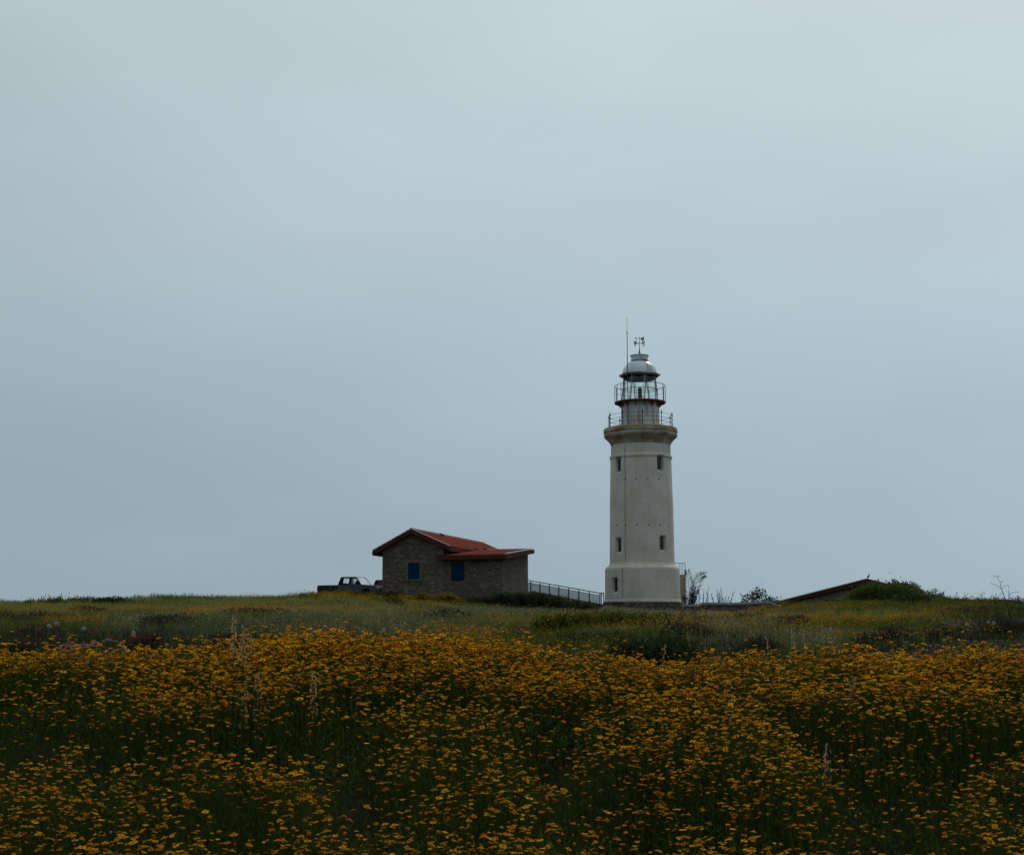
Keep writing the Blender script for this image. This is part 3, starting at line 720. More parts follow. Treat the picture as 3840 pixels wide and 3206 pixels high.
# shutters
for t, zt_, zb_, fr_ in ((.15, 5.28, 4.08, True), (3.57, 5.25, 4.02, False)):
    w = .45; a, b2 = hzr(zb_), hzr(zt_)
    s = MB()
    for sgn in (-1, 1):
        x0, x1 = (t-w, t-.006) if sgn < 0 else (t+.006, t+w)
        s.box((x0, .262, a), (x1, .314, b2))
        for k in range(4):
            xx = x0 + (x1-x0)*(k+.5)/4
            s.box((xx-.045, .254, a+.02), (xx+.045, .2615, b2-.02))
        for zz in (a+.16, b2-.22): s.box((x0+.02, .246, zz), (x1-.02, .2535, zz+.07))
    so = s.build('shutter', M['shutter'], ho_)
    sn = MB()
    if fr_:
        for x0, x1 in ((t-w-.18, t-w-.004), (t+w+.004, t+w+.18)):
            zz = a; k = 0
            while zz < b2-.1:
                e_ = .05*(k % 2); sn.box((x0-(e_ if x0 < t else 0), .27, zz+.006), (x1+(e_ if x0 > t else 0), .318, min(zz+.30, b2)-.006)); zz += .30; k += 1
        sn.box((t-w-.20, .23, a-.13), (t+w+.20, .318, a-.008))
        sn.box((t-w-.26, .28, b2+.008), (t+w+.26, .318, b2+.16))
        sn.build('stone_surround', M['quoin'], so)
    else:
        MB().box((t-w-.04, .268, a), (t-w-.004, .318, b2)).box((t+w+.004, .268, a), (t+w+.04, .318, b2)).box((t-w-.04, .262, a-.06), (t+w+.04, .318, a-.004)).build('frame', M['shutter'], so)

# ------------------------------------------------------------------ ramp railing between house and tower
A = at(1972, 2174, 121.0); B = at(2249.8, 2223.6, 109.5); C_ = at(2264, 2223.6, 110.6)
rpx = empty('ramp_railing', (B.x, B.y, B.z-1.05), 0, 'dark metal balustrade sloping down from the stone house towards the lighthouse', 'railing')
O = Vector(rpx.location)
d = A - B; slope = d / d.length
tr_ = MB().tube([A + slope*1.0 - O, B - O, C_ - O], .038, 6)
tr_.tube([A + slope*1.0 - O + Vector((0,0,-.17)), B - O + Vector((0,0,-.17)), C_ - O + Vector((0,0,-.17))], .016, 5)
tr_.tube([A + slope*1.0 - O + Vector((0,0,-1.0)), B - O + Vector((0,0,-1.0)), C_ - O + Vector((0,0,-1.0))], .018, 5)
tr_.build('handrail', M['rail_iron'], rpx)
pts = [B + d*(k/7.55) for k in range(9)]
for k, p in enumerate(pts + [C_, B + (C_-B)*.35]):
    MB().tube([p - O + Vector((0,0,-1.12)), p - O], .040, 6).build('post', M['rail_iron'], rpx)
for k in range(8):
    pm = MB()
    for j in range(1, 13):
        p = pts[k] + (pts[k+1]-pts[k])*(j/13)
        pm.tube([p - O + Vector((0,0,-1.0)), p - O + Vector((0,0,-.17))], .020, 4)
    pm.build('baluster_panel', M['rail_iron'], rpx)
# the concrete ramp it stands on
rm = MB(); dn = Vector((d.y, -d.x, 0)).normalized()
if dn.y < 0: dn = -dn
a0, a1 = B - slope*.4 - Vector((0,0,1.06)), A + slope*1.2 - Vector((0,0,1.06))
rm.hexa([a0-dn*.12-Vector((0,0,2.2)), a1-dn*.12-Vector((0,0,2.2)), a1+dn*1.6-Vector((0,0,2.2)), a0+dn*1.6-Vector((0,0,2.2)), a0-dn*.12, a1-dn*.12, a1+dn*1.6, a0+dn*1.6])
tag(rm.build('ramp', M['wallstone']), 'concrete access ramp under the dark balustrade', 'ramp', kind='structure')

# ------------------------------------------------------------------ low wall right of the tower
wa, wb = at(2558, 2262, 110), at(2912, 2262, 110)
lw = empty('low_wall', (wa.x, 110, H(wa.x, 110)-.2), 0, 'low stone wall with pale grey coping right of the lighthouse', 'wall')
oz = lw.location.z
tops = [(2558, 2266), (2622, 2265), (2632, 2259), (2690, 2258), (2740, 2259.5), (2800, 2257), (2850, 2255), (2888, 2253), (2912, 2264)]
cp = MB(); bs = MB()
for (x0, y0), (x1, y1) in zip(tops[:-1], tops[1:]):
    q0, q1 = at(x0, y0, 110), at(x1, y1, 110)
    X0, X1, Z0, Z1 = q0.x-wa.x, q1.x-wa.x, q0.z-oz, q1.z-oz
    th = .17
    cp.hexa([(X0,-.05,Z0-th),(X1,-.05,Z1-th),(X1,.65,Z1-th),(X0,.65,Z0-th),(X0,0,Z0),(X1,0,Z1),(X1,.6,Z1),(X0,.6,Z0)])
    bs.hexa([(X0,.0,-.5),(X1,.0,-.5),(X1,.6,-.5),(X0,.6,-.5),(X0,0,Z0-th-.003),(X1,0,Z1-th-.003),(X1,.6,Z1-th-.003),(X0,.6,Z0-th-.003)])
bs.build('wall_base', M['wallstone'], lw); cp.build('coping', M['concrete'], lw)

# ------------------------------------------------------------------ second house, half hidden on the right
D2 = 125.0
pk = at(3253, 2169, D2); lo_ = at(2903, 2258, D2+2.7)
h2z = EZ + .5
h2 = empty('tiled_house', (pk.x, D2, h2z), -math.atan2(2.7, pk.x-lo_.x), 'long low house with sloping red roof half hidden behind the big green bush', 'house')
hp = pk.z - h2z; hl = lo_.z - h2z; wd = math.hypot(pk.x - lo_.x, 2.7)
sl2 = (hp-hl)/wd
MB().prism([(-wd+2.55,-.5),(5.0,-.5),(5.0,hp-5.0*sl2*1.1-.45),(0,hp-.42),(-wd+2.55,hp-(wd-2.55)*sl2-.42)], 'y', .4, 9).build('wall', M['stone_pale'], h2)
r2 = MB().prism([(0,hp),(-wd,hl),(-wd,hl-.16),(0,hp-.22)], 'y', 0, 9.4)
r2.prism([(0.001,hp),(5.6,hp-5.6*sl2*1.1),(5.6,hp-5.6*sl2*1.1-.2),(0.001,hp-.22)], 'y', 0, 9.4)
r2o = r2.build('roof', M['tile'], h2)
MB().prism([(0,hp-.02),(-wd-.03,hl-.02),(-wd-.03,hl-.30),(0,hp-.42)], 'y', -.04, -.003).build('verge_board', M['fascia'], r2o)
MB().prism([(.002,hp-.02),(.002,hp-.42),(5.6,hp-5.6*sl2*1.1-.40),(5.6,hp-5.6*sl2*1.1-.02)], 'y', -.04, -.003).build('verge_board', M['fascia'], r2o)
MB().prism([(0,hp+.045),(-wd-.04,hl+.045),(-wd-.04,hl+.01),(0,hp+.01)], 'y', -.07, .07).build('verge_sheen', M['verge_sheen'], r2o)
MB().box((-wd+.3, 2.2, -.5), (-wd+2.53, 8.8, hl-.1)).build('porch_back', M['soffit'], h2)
pz = hp-(wd-.35)*sl2-.42
MB().box((-wd+.3, .45, -.5), (-wd+.45, .6, pz)).box((-wd+1.5, .45, -.5), (-wd+1.63, .6, pz+.3)).build('porch_post', M['fascia'], h2)
b1 = at(3100, 2254, D2); b2_ = at(3147, 2254, D2)
s2 = MB().box((b1.x-pk.x, .34, b1.z-h2z-1.3), (b2_.x-pk.x, .396, b1.z-h2z)).build('shutter', M['shutter'], h2)
MB().box((b1.x-pk.x-.25, .33, b1.z-h2z+.03), (b2_.x-pk.x+.25, .396, b1.z-h2z+.17)).build('lintel', M['fascia'], s2)

# ------------------------------------------------------------------ vehicles
def wheel(parent, x, y, r=.37, w=.22):
    t = MB(); prof_ = [(r*.62,-w/2),(r*.94,-w/2),(r,-w*.3),(r,w*.3),(r*.94,w/2),(r*.62,w/2)]
    n = 28; b0 = len(t.v)
    for rr_, yy in prof_:
        for k in range(n): t.v.append((x+rr_*math.cos(2*math.pi*k/n), y+yy, r+rr_*math.sin(2*math.pi*k/n)))
    for i in range(len(prof_)):
        j = (i+1) % len(prof_)
        for k in range(n): t.f.append((i*n+k, i*n+(k+1)%n, j*n+(k+1)%n, j*n+k))
    wo_ = t.build('wheel', M['tyre'], parent, 40)
    q = MB()
    for k in range(6):
        a = 2*math.pi*k/6
        q.tube([(x, y, r), (x+r*.6*math.cos(a), y, r+r*.6*math.sin(a))], .035, 5)
    q.tube([(x, y-w*.3, r), (x, y+w*.3, r)], .08, 12); q.tube([(x, y-.03, r), (x, y+.03, r)], r*.62, 20)
    q.build('rim', M['rim'], wo_)
def arch(cx, r, z0, n=10):            # wheel-arch arc from rear to front, over the top
    return [(cx - r*math.cos(math.pi*k/n), z0 + r*math.sin(math.pi*k/n)) for k in range(n+1)]
pt = at(1315, 2248, 112.0)
PSI = R(24)
tk = empty('pickup_truck', (pt.x, 112.2, H(pt.x, 112.2, False)-.02), -PSI, 'blue grey double cab pickup truck parked left of the stone house', 'pickup truck')
W = .86
# x forward: rear bumper at -2.55, front bumper at 2.75
low = [(-.72,.42)] + [(1.45,.42)] + [(x, z) for x, z in arch(1.86,.45,.38)][0:] + [(2.32,.42),(2.72,.42),(2.76,.62),(2.74,.90),(2.66,1.03),(1.35,1.14),(.95,1.17),(-.72,1.15)]
MB().prism(low, 'y', -W, W).build('body', M['truck_paint'], tk)
bd = MB()
side_ = [(-2.55,.55)] + arch(-1.62,.45,.42)[0:] + [(-.76,.45),(-.76,1.10),(-2.55,1.10)]
bd.prism(side_, 'y', -W+.01, -W+.06); bd.prism(side_, 'y', W-.06, W-.01)
bd.box((-2.55,-W+.061,.55),(-2.50,W-.061,1.10)); bd.box((-.80,-W+.061,.55),(-.75,W-.061,1.10)); bd.box((-2.499,-W+.061,.60),(-.801,W-.061,.66))
bed = bd.build('load_bed', M['bed_paint'], tk)
MB().box((-2.57,-W-.005,1.101),(-.74,-W+.07,1.135)).box((-2.57,W-.07,1.101),(-.74,W+.005,1.135)).box((-2.57,-W+.071,1.101),(-2.49,W-.071,1.135)).build('bed_rail', M['truck_sheen'], bed)
for sy in (-1, 1):
    MB().box((-2.585, sy*W-.12*(sy>0)-.0, .72), (-2.552, sy*W+.12*(sy<0), .98)).build('tail_light', M['lens_red'], tk)
    MB().box((2.70, sy*.62-.14, .74), (2.775, sy*.62+.14, .90)).build('headlight', M['lens_white'], tk)
MB().box((2.60,-W-.01,.40),(2.86,W+.01,.60)).build('front_bumper', M['truck_dark'], tk)
MB().box((-2.68,-W+.1,.45),(-2.556,W-.1,.60)).build('rear_bumper', M['truck_dark'], tk)
# cab frame: pillars and roof
ZB, ZR = 1.16, 1.74
wb_, wr2 = W-.03, W-.16
cb = MB()
def pil(x0, x1, xr0, xr1):
    for s_ in (-1, 1):
        cb.hexa([(x0, s_*wb_, ZB-.02), (x1, s_*wb_, ZB-.02), (x1, s_*(wb_-.06), ZB-.02), (x0, s_*(wb_-.06), ZB-.02),
                 (xr0, s_*wr2, ZR), (xr1, s_*wr2, ZR), (xr1, s_*(wr2-.06), ZR), (xr0, s_*(wr2-.06), ZR)])
pil(-.72, -.30, -.52, -.26); pil(.28, .46, .24, .40); pil(1.28, 1.38, .78, .86)
cb.hexa([(-.72,-wb_+.062,ZB-.02),(-.68,-wb_+.062,ZB-.02),(-.68,wb_-.062,ZB-.02),(-.72,wb_-.062,ZB-.02),(-.68,-wb_+.062,1.30),(-.64,-wb_+.062,1.30),(-.64,wb_-.062,1.30),(-.68,wb_-.062,1.30)])
for s_ in (-1, 1):                                                   # door tops under the windows and header rail
    cb.hexa([(-.295,s_*wb_,ZB-.018),(.275,s_*wb_,ZB-.018),(.275,s_*(wb_-.05),ZB-.018),(-.295,s_*(wb_-.05),ZB-.018),(-.295,s_*(wb_-.012),1.23),(.275,s_*(wb_-.012),1.23),(.275,s_*(wb_-.06),1.23),(-.295,s_*(wb_-.06),1.23)])
    cb.hexa([(-.255,s_*(wr2+.028),ZR-.11),(.235,s_*(wr2+.028),ZR-.11),(.235,s_*(wr2-.04),ZR-.11),(-.255,s_*(wr2-.04),ZR-.11),(-.255,s_*wr2,ZR),(.235,s_*wr2,ZR),(.235,s_*(wr2-.06),ZR),(-.255,s_*(wr2-.06),ZR)])
    cb.hexa([(.405,s_*(wr2+.02),ZR-.08),(.80,s_*(wr2+.02),ZR-.08),(.80,s_*(wr2-.04),ZR-.08),(.405,s_*(wr2-.04),ZR-.08),(.405,s_*wr2,ZR),(.775,s_*wr2,ZR),(.775,s_*(wr2-.06),ZR),(.405,s_*(wr2-.06),ZR)])
    cb.add([(1.0,s_*wb_,ZB-.02),(1.28,s_*wb_,ZB-.02),(.95,s_*(wr2+.05),1.5)], [(0,1,2)])
cab = cb.build('cab', M['truck_dark'], tk)
MB().hexa([(-.54,-wr2,ZR+.003),(.82,-wr2,ZR+.003),(.82,wr2,ZR+.003),(-.54,wr2,ZR+.003),(-.44,-wr2+.1,ZR+.06),(.66,-wr2+.1,ZR+.06),(.66,wr2-.1,ZR+.06),(-.44,wr2-.1,ZR+.06)]).build('roof', M['truck_sheen'], tk)
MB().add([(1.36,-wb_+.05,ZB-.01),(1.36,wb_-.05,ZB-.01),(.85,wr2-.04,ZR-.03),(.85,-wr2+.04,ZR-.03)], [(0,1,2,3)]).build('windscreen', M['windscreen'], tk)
for s_ in (-1, 1):
    MB().add([(-.30,s_*(wb_-.04),1.22),(.30,s_*(wb_-.04),1.22),(.25,s_*(wr2-.02),ZR-.05),(-.27,s_*(wr2-.02),ZR-.05)], [(0,1,2,3)]).build('window', M['car_glass'], tk)
    MB().add([(.44,s_*(wb_-.04),1.16),(1.26,s_*(wb_-.04),1.16),(.80,s_*(wr2-.02),ZR-.05),(.39,s_*(wr2-.02),ZR-.05)], [(0,1,2,3)]).build('window', M['car_glass'], tk)
    for x in (-.24, .52): MB().box((x, s_*W-.02*(s_<0)-.0, 1.02), (x+.16, s_*W+.03*s_ if s_ > 0 else -W+.0, 1.06)).build('door_handle', M['truck_dark'], tk)
    MB().tube([(1.02, s_*(W-.02), 1.20), (1.02, s_*(W+.12), 1.24)], .02, 5).box((.96, s_*(W+.10)-.07, 1.19), (1.05, s_*(W+.10)+.07, 1.36)).build('wing_mirror', M['truck_dark'], tk)
for y in (-.38, .38):
    MB().box((.30, y-.24, .6), (.42, y+.24, 1.28)).box((.30, y-.12, 1.32), (.38, y+.12, 1.50)).tube([(.34, y, 1.26), (.34, y, 1.34)], .03, 5).build('seat', M['seat'], tk)
MB().ring(.19, 0, .018, 20, 5).build('steering_wheel', M['seat'], tk)
swo = bpy.data.objects['steering_wheel']; swo.location = (.98, -.38, 1.18); swo.rotation_euler = (0, R(-62), 0)
for xw in (-1.62, 1.86):
    for s_ in (-1, 1): wheel(tk, xw, s_*(W-.13))

ps = at(1397, 2190, 121.0)
sv = empty('parked_car', (ps.x+2.2, 121.0, H(ps.x+2.2, 121.0, False)-.03), R(-6), 'black estate car mostly hidden behind the stone house and the pickup', 'car')
body_ = [(-2.2,.45)] + arch(-1.38,.42,.40) + arch(1.42,.42,.40) + [(2.25,.45),(2.3,.7),(2.2,1.0),(1.25,1.14),(-2.15,1.16),(-2.26,.8)]
MB().prism(body_, 'y', -.87, .87).build('body', M['suv_paint'], sv)
MB().hexa([(-2.12,-.84,1.163),(1.2,-.84,1.163),(1.2,.84,1.163),(-2.12,.84,1.163),(-1.82,-.70,1.86),(.45,-.70,1.86),(.45,.70,1.86),(-1.82,.70,1.86)]).build('cab', M['suv_paint'], sv)
gls = MB()
for s_ in (-1, 1):
    for x0, x1, t0, t1 in ((-1.72,-.85,-1.55,-.82), (-.75,.15,-.72,.12), (.25,1.0,.22,.42)):
        gls.add([(x0,s_*.845,1.2),(x1,s_*.845,1.2),(t1,s_*.735,1.72),(t0,s_*.735,1.72)], [(0,1,2,3)])
gls.build('window', M['pane'], sv)
for s_ in (-1, 1): MB().box((-2.29, s_*.68-.13, .85), (-2.18, s_*.68+.13, 1.12)).build('tail_light', M['lens_red'], sv)
for xw in (-1.38, 1.42):
    for s_ in (-1, 1): wheel(sv, xw, s_*.75, .36)

# ------------------------------------------------------------------ birds
def bird(name, loc, rz_, m, up, sc, label):
    o = MB()
    n = 10
    c_, s__ = math.cos(up), math.sin(up)
    prof_ = [(-.62,.02),(-.42,.045),(-.28,.09),(-.12,.155),(.05,.18),(.18,.15),(.27,.095),(.34,.085),(.41,.095),(.47,.075),(.50,.03),(.56,.018),(.62,.004)]
    o.tube([(x*c_ - (.03 if x > .3 else 0)*s__, 0, x*s__ + .30 + (.04 if x > .28 else 0)) for x, r in prof_], [r for x, r in prof_], n)
    for y in (-.06, .06): o.tube([(-.02, y, .18), (.0, y, .0), (.07, y, .0)], .014, 5)
    ob = o.build(name, m, None, 60)
    ob.location = loc; ob.rotation_euler = (0, 0, rz_); ob.scale = (sc, sc, sc)
    return tag(ob, label, 'bird', 'birds on the roofs')
def house_pt(x, y, z): 
    v = Vector((x, y, z)); v.rotate(ho_.rotation_euler); return v + Vector(ho_.location)
bird('bird', (pk.x+.08, D2+.0, pk.z+.04), R(-10), M['feather'], R(58), .46, 'black crow perched upright on the peak of the right hand roof')
bird('bird', house_pt(.58, 5.2, zp-.58*sr+.07), R(200), M['feather_grey'], R(20), .44, 'dark pigeon just below the ridge of the stone house roof')
bird('bird', house_pt(3.34, 5.3, az(5.3)+.085), R(160), M['feather_grey'], R(25), .42, 'dark pigeon on the annex roof beside the main eave, left of two')
bird('bird', house_pt(3.95, 5.6, az(5.6)+.085), R(30), M['feather_grey'], R(22), .42, 'dark pigeon on the annex roof beside the main eave, right of two')

# ------------------------------------------------------------------ vegetation builders
def shrub(name, loc, dims, n, leaf, m, label, cat='shrub', group=None, lobes=9, stems=5, upb=.25, seed=0, prof=None, bloom=0):
    r_ = np.random.default_rng(seed + 100)
    root = empty(name, loc, 0, label, cat, group)
    sx, sy, sz = dims
    # lobes spread in the crown
    lc = r_.normal(size=(lobes, 3)); lc = unit(lc) * (r_.random((lobes, 1))**.5) * .62
    lc[:, 2] = np.abs(lc[:, 2]) * .9 + .12
    lrad = .26 + .22 * r_.random(lobes)
    k = r_.integers(0, lobes, n)
    q = unit(r_.normal(size=(n, 3))) * (r_.random((n, 1))**.34)
    scl = np.array([sx/1.7, sy/1.7, sz/1.05])
    if prof is not None:              # lobes hung under a given outline (x, height), in metres
        px_ = np.array([a for a, b in prof]); ph_ = np.array([b for a, b in prof])
        cx = px_[0] + (px_[-1]-px_[0])*(np.arange(lobes)+r_.random(lobes))/lobes
        ht = np.interp(cx, px_, ph_)*(.80+.30*r_.random(lobes)); rad = np.clip(ht*.36, .12, .55)*(.55+.75*r_.random(lobes))
        up_ = np.where(r_.random(lobes) < .55, 1.0, r_.random(lobes)**.6)
        lc = np.stack([cx, r_.normal(0, sy*.22, lobes), np.maximum((ht - rad)*up_, rad*.3)], 1)
        lrad = rad; scl = np.ones(3); wt_ = rad**2; k = r_.choice(lobes, n, p=wt_/wt_.sum())
    P = lc[k] + q * lrad[k][:, None]
    P[:, 2] = np.abs(P[:, 2])
    P = P * scl
    if prof is not None: P = P + r_.normal(size=(n, 3))*.06*(1 + 1.6*(r_.random((n, 1)) < .12))
    D = q + np.array([0, 0, upb]) + r_.normal(size=(n, 3)) * .55
    global rng
    V, Fq = leaves(P, D, leaf * (.6 + .8*r_.random(n)), leaf * .42 * (.7 + .6*r_.random(n)))
    np_mesh('crown', V, Fq, np.clip(r_.random(n)*.7 + .3*r_.random(lobes)[k], 0, 1), M[m], parent=root)
    if stems:
        tr = MB()
        for i in range(stems):
            tgt = lc[r_.integers(0, lobes)] * scl
            mid = tgt*.5 + r_.normal(size=3)*.05*sx
            tr.tube([(tgt[0]*.1, tgt[1]*.1, -.15), (mid[0]*.8, mid[1]*.8, max(tgt[2]*.45, .02)), tuple(tgt)], [.035*sz**.5, .022*sz**.5, .008], 5)
        tr.build('trunk', M['darktwig'], root)
    if bloom:
        nb_ = bloom; kk = r_.choice(n, nb_); Pb = P[kk] + q[kk]*.10 + np.array([0, 0, .04]); keep = q[kk][:, 2] > -.15
        Pb = Pb[keep]; nb_ = len(Pb)
        V, Fq = leaves(Pb, r_.normal(size=(nb_, 3))*np.array([1, 1, .35]), .075*(.6+.7*r_.random(nb_)), .06)
        np_mesh('blossoms', V, Fq, r_.random(nb_), M['farpetal'], parent=root)
    return root
def gz(px, py, Y):
    p = at(px, py, Y); return Vector((p.x, Y, float(H(p.x, Y))))

def weed(name, loc, h, m, label, cat, group=None, nb=6, seed=0, spread=.5, rad=.008, heads=0, hm=None, stalks=1):
    r_ = random.Random(seed)
    root = empty(name, loc, r_.random()*6.28, label, cat, group)
    s = MB(); tips = []
    for q in range(stalks):
        a = r_.random()*6.28; lean = r_.uniform(.02, .22)*h*(1 if stalks > 1 else .6); hh = h*r_.uniform(.7, 1.0) if q else h
        ox, oy = (r_.uniform(-.12, .12), r_.uniform(-.12, .12)) if stalks > 1 else (0, 0)
        top = Vector((ox+lean*math.cos(a), oy+lean*math.sin(a), hh)); mid = Vector((ox+lean*.3*math.cos(a), oy+lean*.3*math.sin(a), hh*.5))
        s.tube([(ox, oy, -.08), mid, top], [rad, rad*.85, rad*.45], 4); tips.append(top)
        for i in range(nb):
            t = r_.uniform(.3, .95); p = (mid + (top-mid)*(t*2-1)) if t > .5 else (Vector((ox,oy,0)) + (mid-Vector((ox,oy,0)))*(t*2))
            b = r_.random()*6.28; l = h*spread*(1.05-t)*r_.uniform(.5, 1)
            e1 = p + Vector((math.cos(b)*l*.5, math.sin(b)*l*.5, l*.45)); e2 = p + Vector((math.cos(b)*l*.8, math.sin(b)*l*.8, l*1.0))
            s.tube([p, e1, e2], [rad*.6, rad*.5, rad*.3], 4); tips.append(e2)
    s.build('stem', M[m], root)
    if heads:
        P = []; D = []
        for t in tips:
            for i in range(heads):
                P.append((t.x+r_.gauss(0,.012), t.y+r_.gauss(0,.012), t.z-r_.random()*.06)); D.append((r_.gauss(0,.6), r_.gauss(0,.6), r_.uniform(.2,1)))
        V, Fq = leaves(np.array(P), np.array(D), .05, .02)
        np_mesh('seed_head', V, Fq, np.array([r_.random() for _ in P]), M[hm or 'oat'], parent=root)
    return root

# palm beside the wall
def palm():
    base = gz(2588, 2262, 113.0); root = empty('young_palm', base, 0, 'young feathery palm with upright fronds beside the lighthouse stair', 'palm')
    fr_ = [((2577,2138),.35), ((2644,2153),.9), ((2603,2196),.25), ((2618,2215),.5), ((2560,2238),-.5), ((2612,2240),.6), ((2598,2225),.2)]
    for i, ((px, py), bend) in enumerate(fr_):
        tip = at(px, py, 113.0 + (i % 3)*.25 - .2) - base
        L_ = tip.length
        ctrl = Vector((tip.x*.28, tip.y*.5, tip.z*(.72 if abs(tip.x) < .5 else 1.0)))
        pts_ = [(Vector((0,0,-.1))*(1-t)**2 + ctrl*2*t*(1-t) + tip*t*t) for t in [k/16 for k in range(17)]]
        f_ = MB().tube(pts_, [.03*(1-.8*k/16) for k in range(17)], 5).build('frond', M['darktwig'], root)
        P, D, L2 = [], [], []
        for k in range(2, 78):
            t = k/78*.98+.02
            if t < .2: continue
            p = Vector((0,0,-.1))*(1-t)**2 + ctrl*2*t*(1-t) + tip*t*t
            tan = ((ctrl-Vector((0,0,-.1)))*2*(1-t) + (tip-ctrl)*2*t).normalized()
            sd = tan.cross(Vector((0,1,.2))).normalized() * (1 if k % 2 else -1)
            yv = Vector((0, random.uniform(-.5,.5), 0))
            P.append(p); D.append(tan*.75 + sd*.75 + yv + Vector((0,0,-.18))); L2.append(L_*.22*(1.05-.65*abs(t-.45)/.55)*random.uniform(.8,1.1))
        V, Fq = leaves(np.array(P), np.array(D), np.array(L2), .055)
        np_mesh('leaflets', V, Fq, rng.random(len(P)), M['palm'], parent=f_)
palm()
for i, (px, top, lean) in enumerate(((2622, 2200, 0), (2636, 2208, .1), (2646, 2198, .3), (2612, 2228, -.1), (2653, 2232, .1), (2600, 2225, 0))):
    b = gz(px, 2262, 112.6); hh = at(px, top, 112.6).z - b.z
    root = empty('bare_reed', b, 0, 'bare dark upright reed stalk between the young palm and the leaning reed clump', 'reed', 'bare reeds behind the low wall')
    MB().tube([(0,0,-.1), (lean*.25,0,hh*.5), (lean,0,hh)], [.03,.028,.012], 5).tube([(lean*.25,0,hh*.5), (lean*.25+.12,.05,hh*.72)], [.014,.006], 4).tube([(lean*.5,0,hh*.66), (lean*.5-.10,.0,hh*.85)], [.012,.005], 4).build('stem', M['darktwig'], root)
    nl = 26; P = np.stack([rng.normal(0,.05,nl)+lean*.3, rng.normal(0,.05,nl), rng.random(nl)*hh*.85], 1)
    V, Fq = leaves(P, np.stack([rng.normal(0,.4,nl), rng.normal(0,.4,nl), np.ones(nl)], 1), .22, .03)
    np_mesh('leaf', V, Fq, rng.random(nl), M['palm'], parent=root)
b = gz(2705, 2262, 112.0)
root = empty('reed_clump', b, 0, 'loose clump of leaning reeds with ragged plumes behind the low wall', 'reeds')
stm = MB(); P = []; D = []
for i, (px, py) in enumerate(((2666,2228),(2687,2212),(2704,2205),(2700,2226),(2722,2240),(2751,2222),(2735,2238),(2672,2246),(2712,2243),(2741,2250),(2690,2236),(2696,2218))):
    tp = at(px, py, 112.0+.1*(i%3)) - b; o0 = Vector((tp.x*.35+random.uniform(-.1,.1), 0, -.1))
    stm.tube([o0, o0+(tp-o0)*.5+Vector((0,0,.08)), tp], [.022,.018,.008], 5)
    for k in range(34):
        t = .25+.75*k/34; p = o0+(tp-o0)*t
        P.append(p+Vector((random.gauss(0,.03), random.gauss(0,.05), 0))); D.append((tp-o0).normalized()+Vector((random.gauss(0,.3), random.gauss(0,.3), random.gauss(0,.25))))
stm.build('stem', M['drystem'], root)
V, Fq = leaves(np.array(P), np.array(D), .24, .03); np_mesh('leaf', V, Fq, rng.random(len(P)), M['palm'], parent=root)

def outline(pts, Y, lift=0):
    b = gz(sum(p[0] for p in pts)/len(pts), 2270, Y)
    n = len(pts)
    return b, [(at(px, py, Y).x - b.x, max(at(px, py, Y).z - b.z, .12 + lift*math.sin(math.pi*(i+.5)/n))) for i, (px, py) in enumerate(pts)]
b, pf_ = outline([(2786,2250),(2800,2232),(2806,2212),(2822,2208),(2836,2201),(2848,2212),(2862,2216),(2878,2222),(2895,2230),(2912,2236)], 112.5)
shrub('round_shrub', b, (2.5, 1.2, 1.4), 1500, .20, 'bush_dark', 'dark open crowned shrub above the low wall by the right hand roof', seed=3, lobes=30, stems=12, prof=pf_)
b = gz(2598, 2262, 112.2)
shrub('small_shrub', b, (.9, .8, .55), 500, .14, 'bush_dark', 'small dark tuft at the foot of the young palm', seed=4, lobes=6, stems=3)
# the big bush on the right
b, pf_ = outline([(3150,2268),(3180,2240),(3205,2215),(3235,2192),(3265,2180),(3290,2178),(3320,2182),(3350,2186),(3380,2190),(3410,2194),(3440,2206),(3480,2218),(3520,2234),(3560,2252)], 101.0)
shrub('green_bush', b, (7, 3.2, 2.2), 20000, .19, 'bush', 'large rounded green bush covering the end of the right hand roof', seed=11, lobes=95, stems=9, prof=pf_)
# plants against the balustrade
for i, (px, py, Y, w, h, m, lab) in enumerate((
    (2082, 2262, 108.5, .9, 1.05, 'bush_yellow', 'tallest leafy yellow green plant against the dark balustrade'),
    (2112, 2268, 108.0, 1.2, .75, 'bush_yellow', 'broad leafy plant at the middle of the dark balustrade'),
    (2150, 2270, 107.5, 1.1, .55, 'bush', 'low leafy plant against the lower half of the balustrade'),
    (2196, 2274, 107.0, .85, .85, 'bush_yellow', 'leafy plant near the lower end of the balustrade'),
    (2238, 2282, 107.0, .9, .45, 'bush', 'small low plant under the end post of the balustrade'),
    (2050, 2255, 109.0, .8, .55, 'bush', 'wispy low plant by the house corner and balustrade'))):
    b = gz(px, py, Y); h = at(px, (2203, 2224, 2243, 2230, 2258, 2230)[i], Y).z - b.z
    shrub('leafy_plant', b, (w*1.25, .7, h), 560, .13, m, lab, 'plant', 'leafy plants along the balustrade', lobes=8, stems=4, seed=30+i, upb=.6)
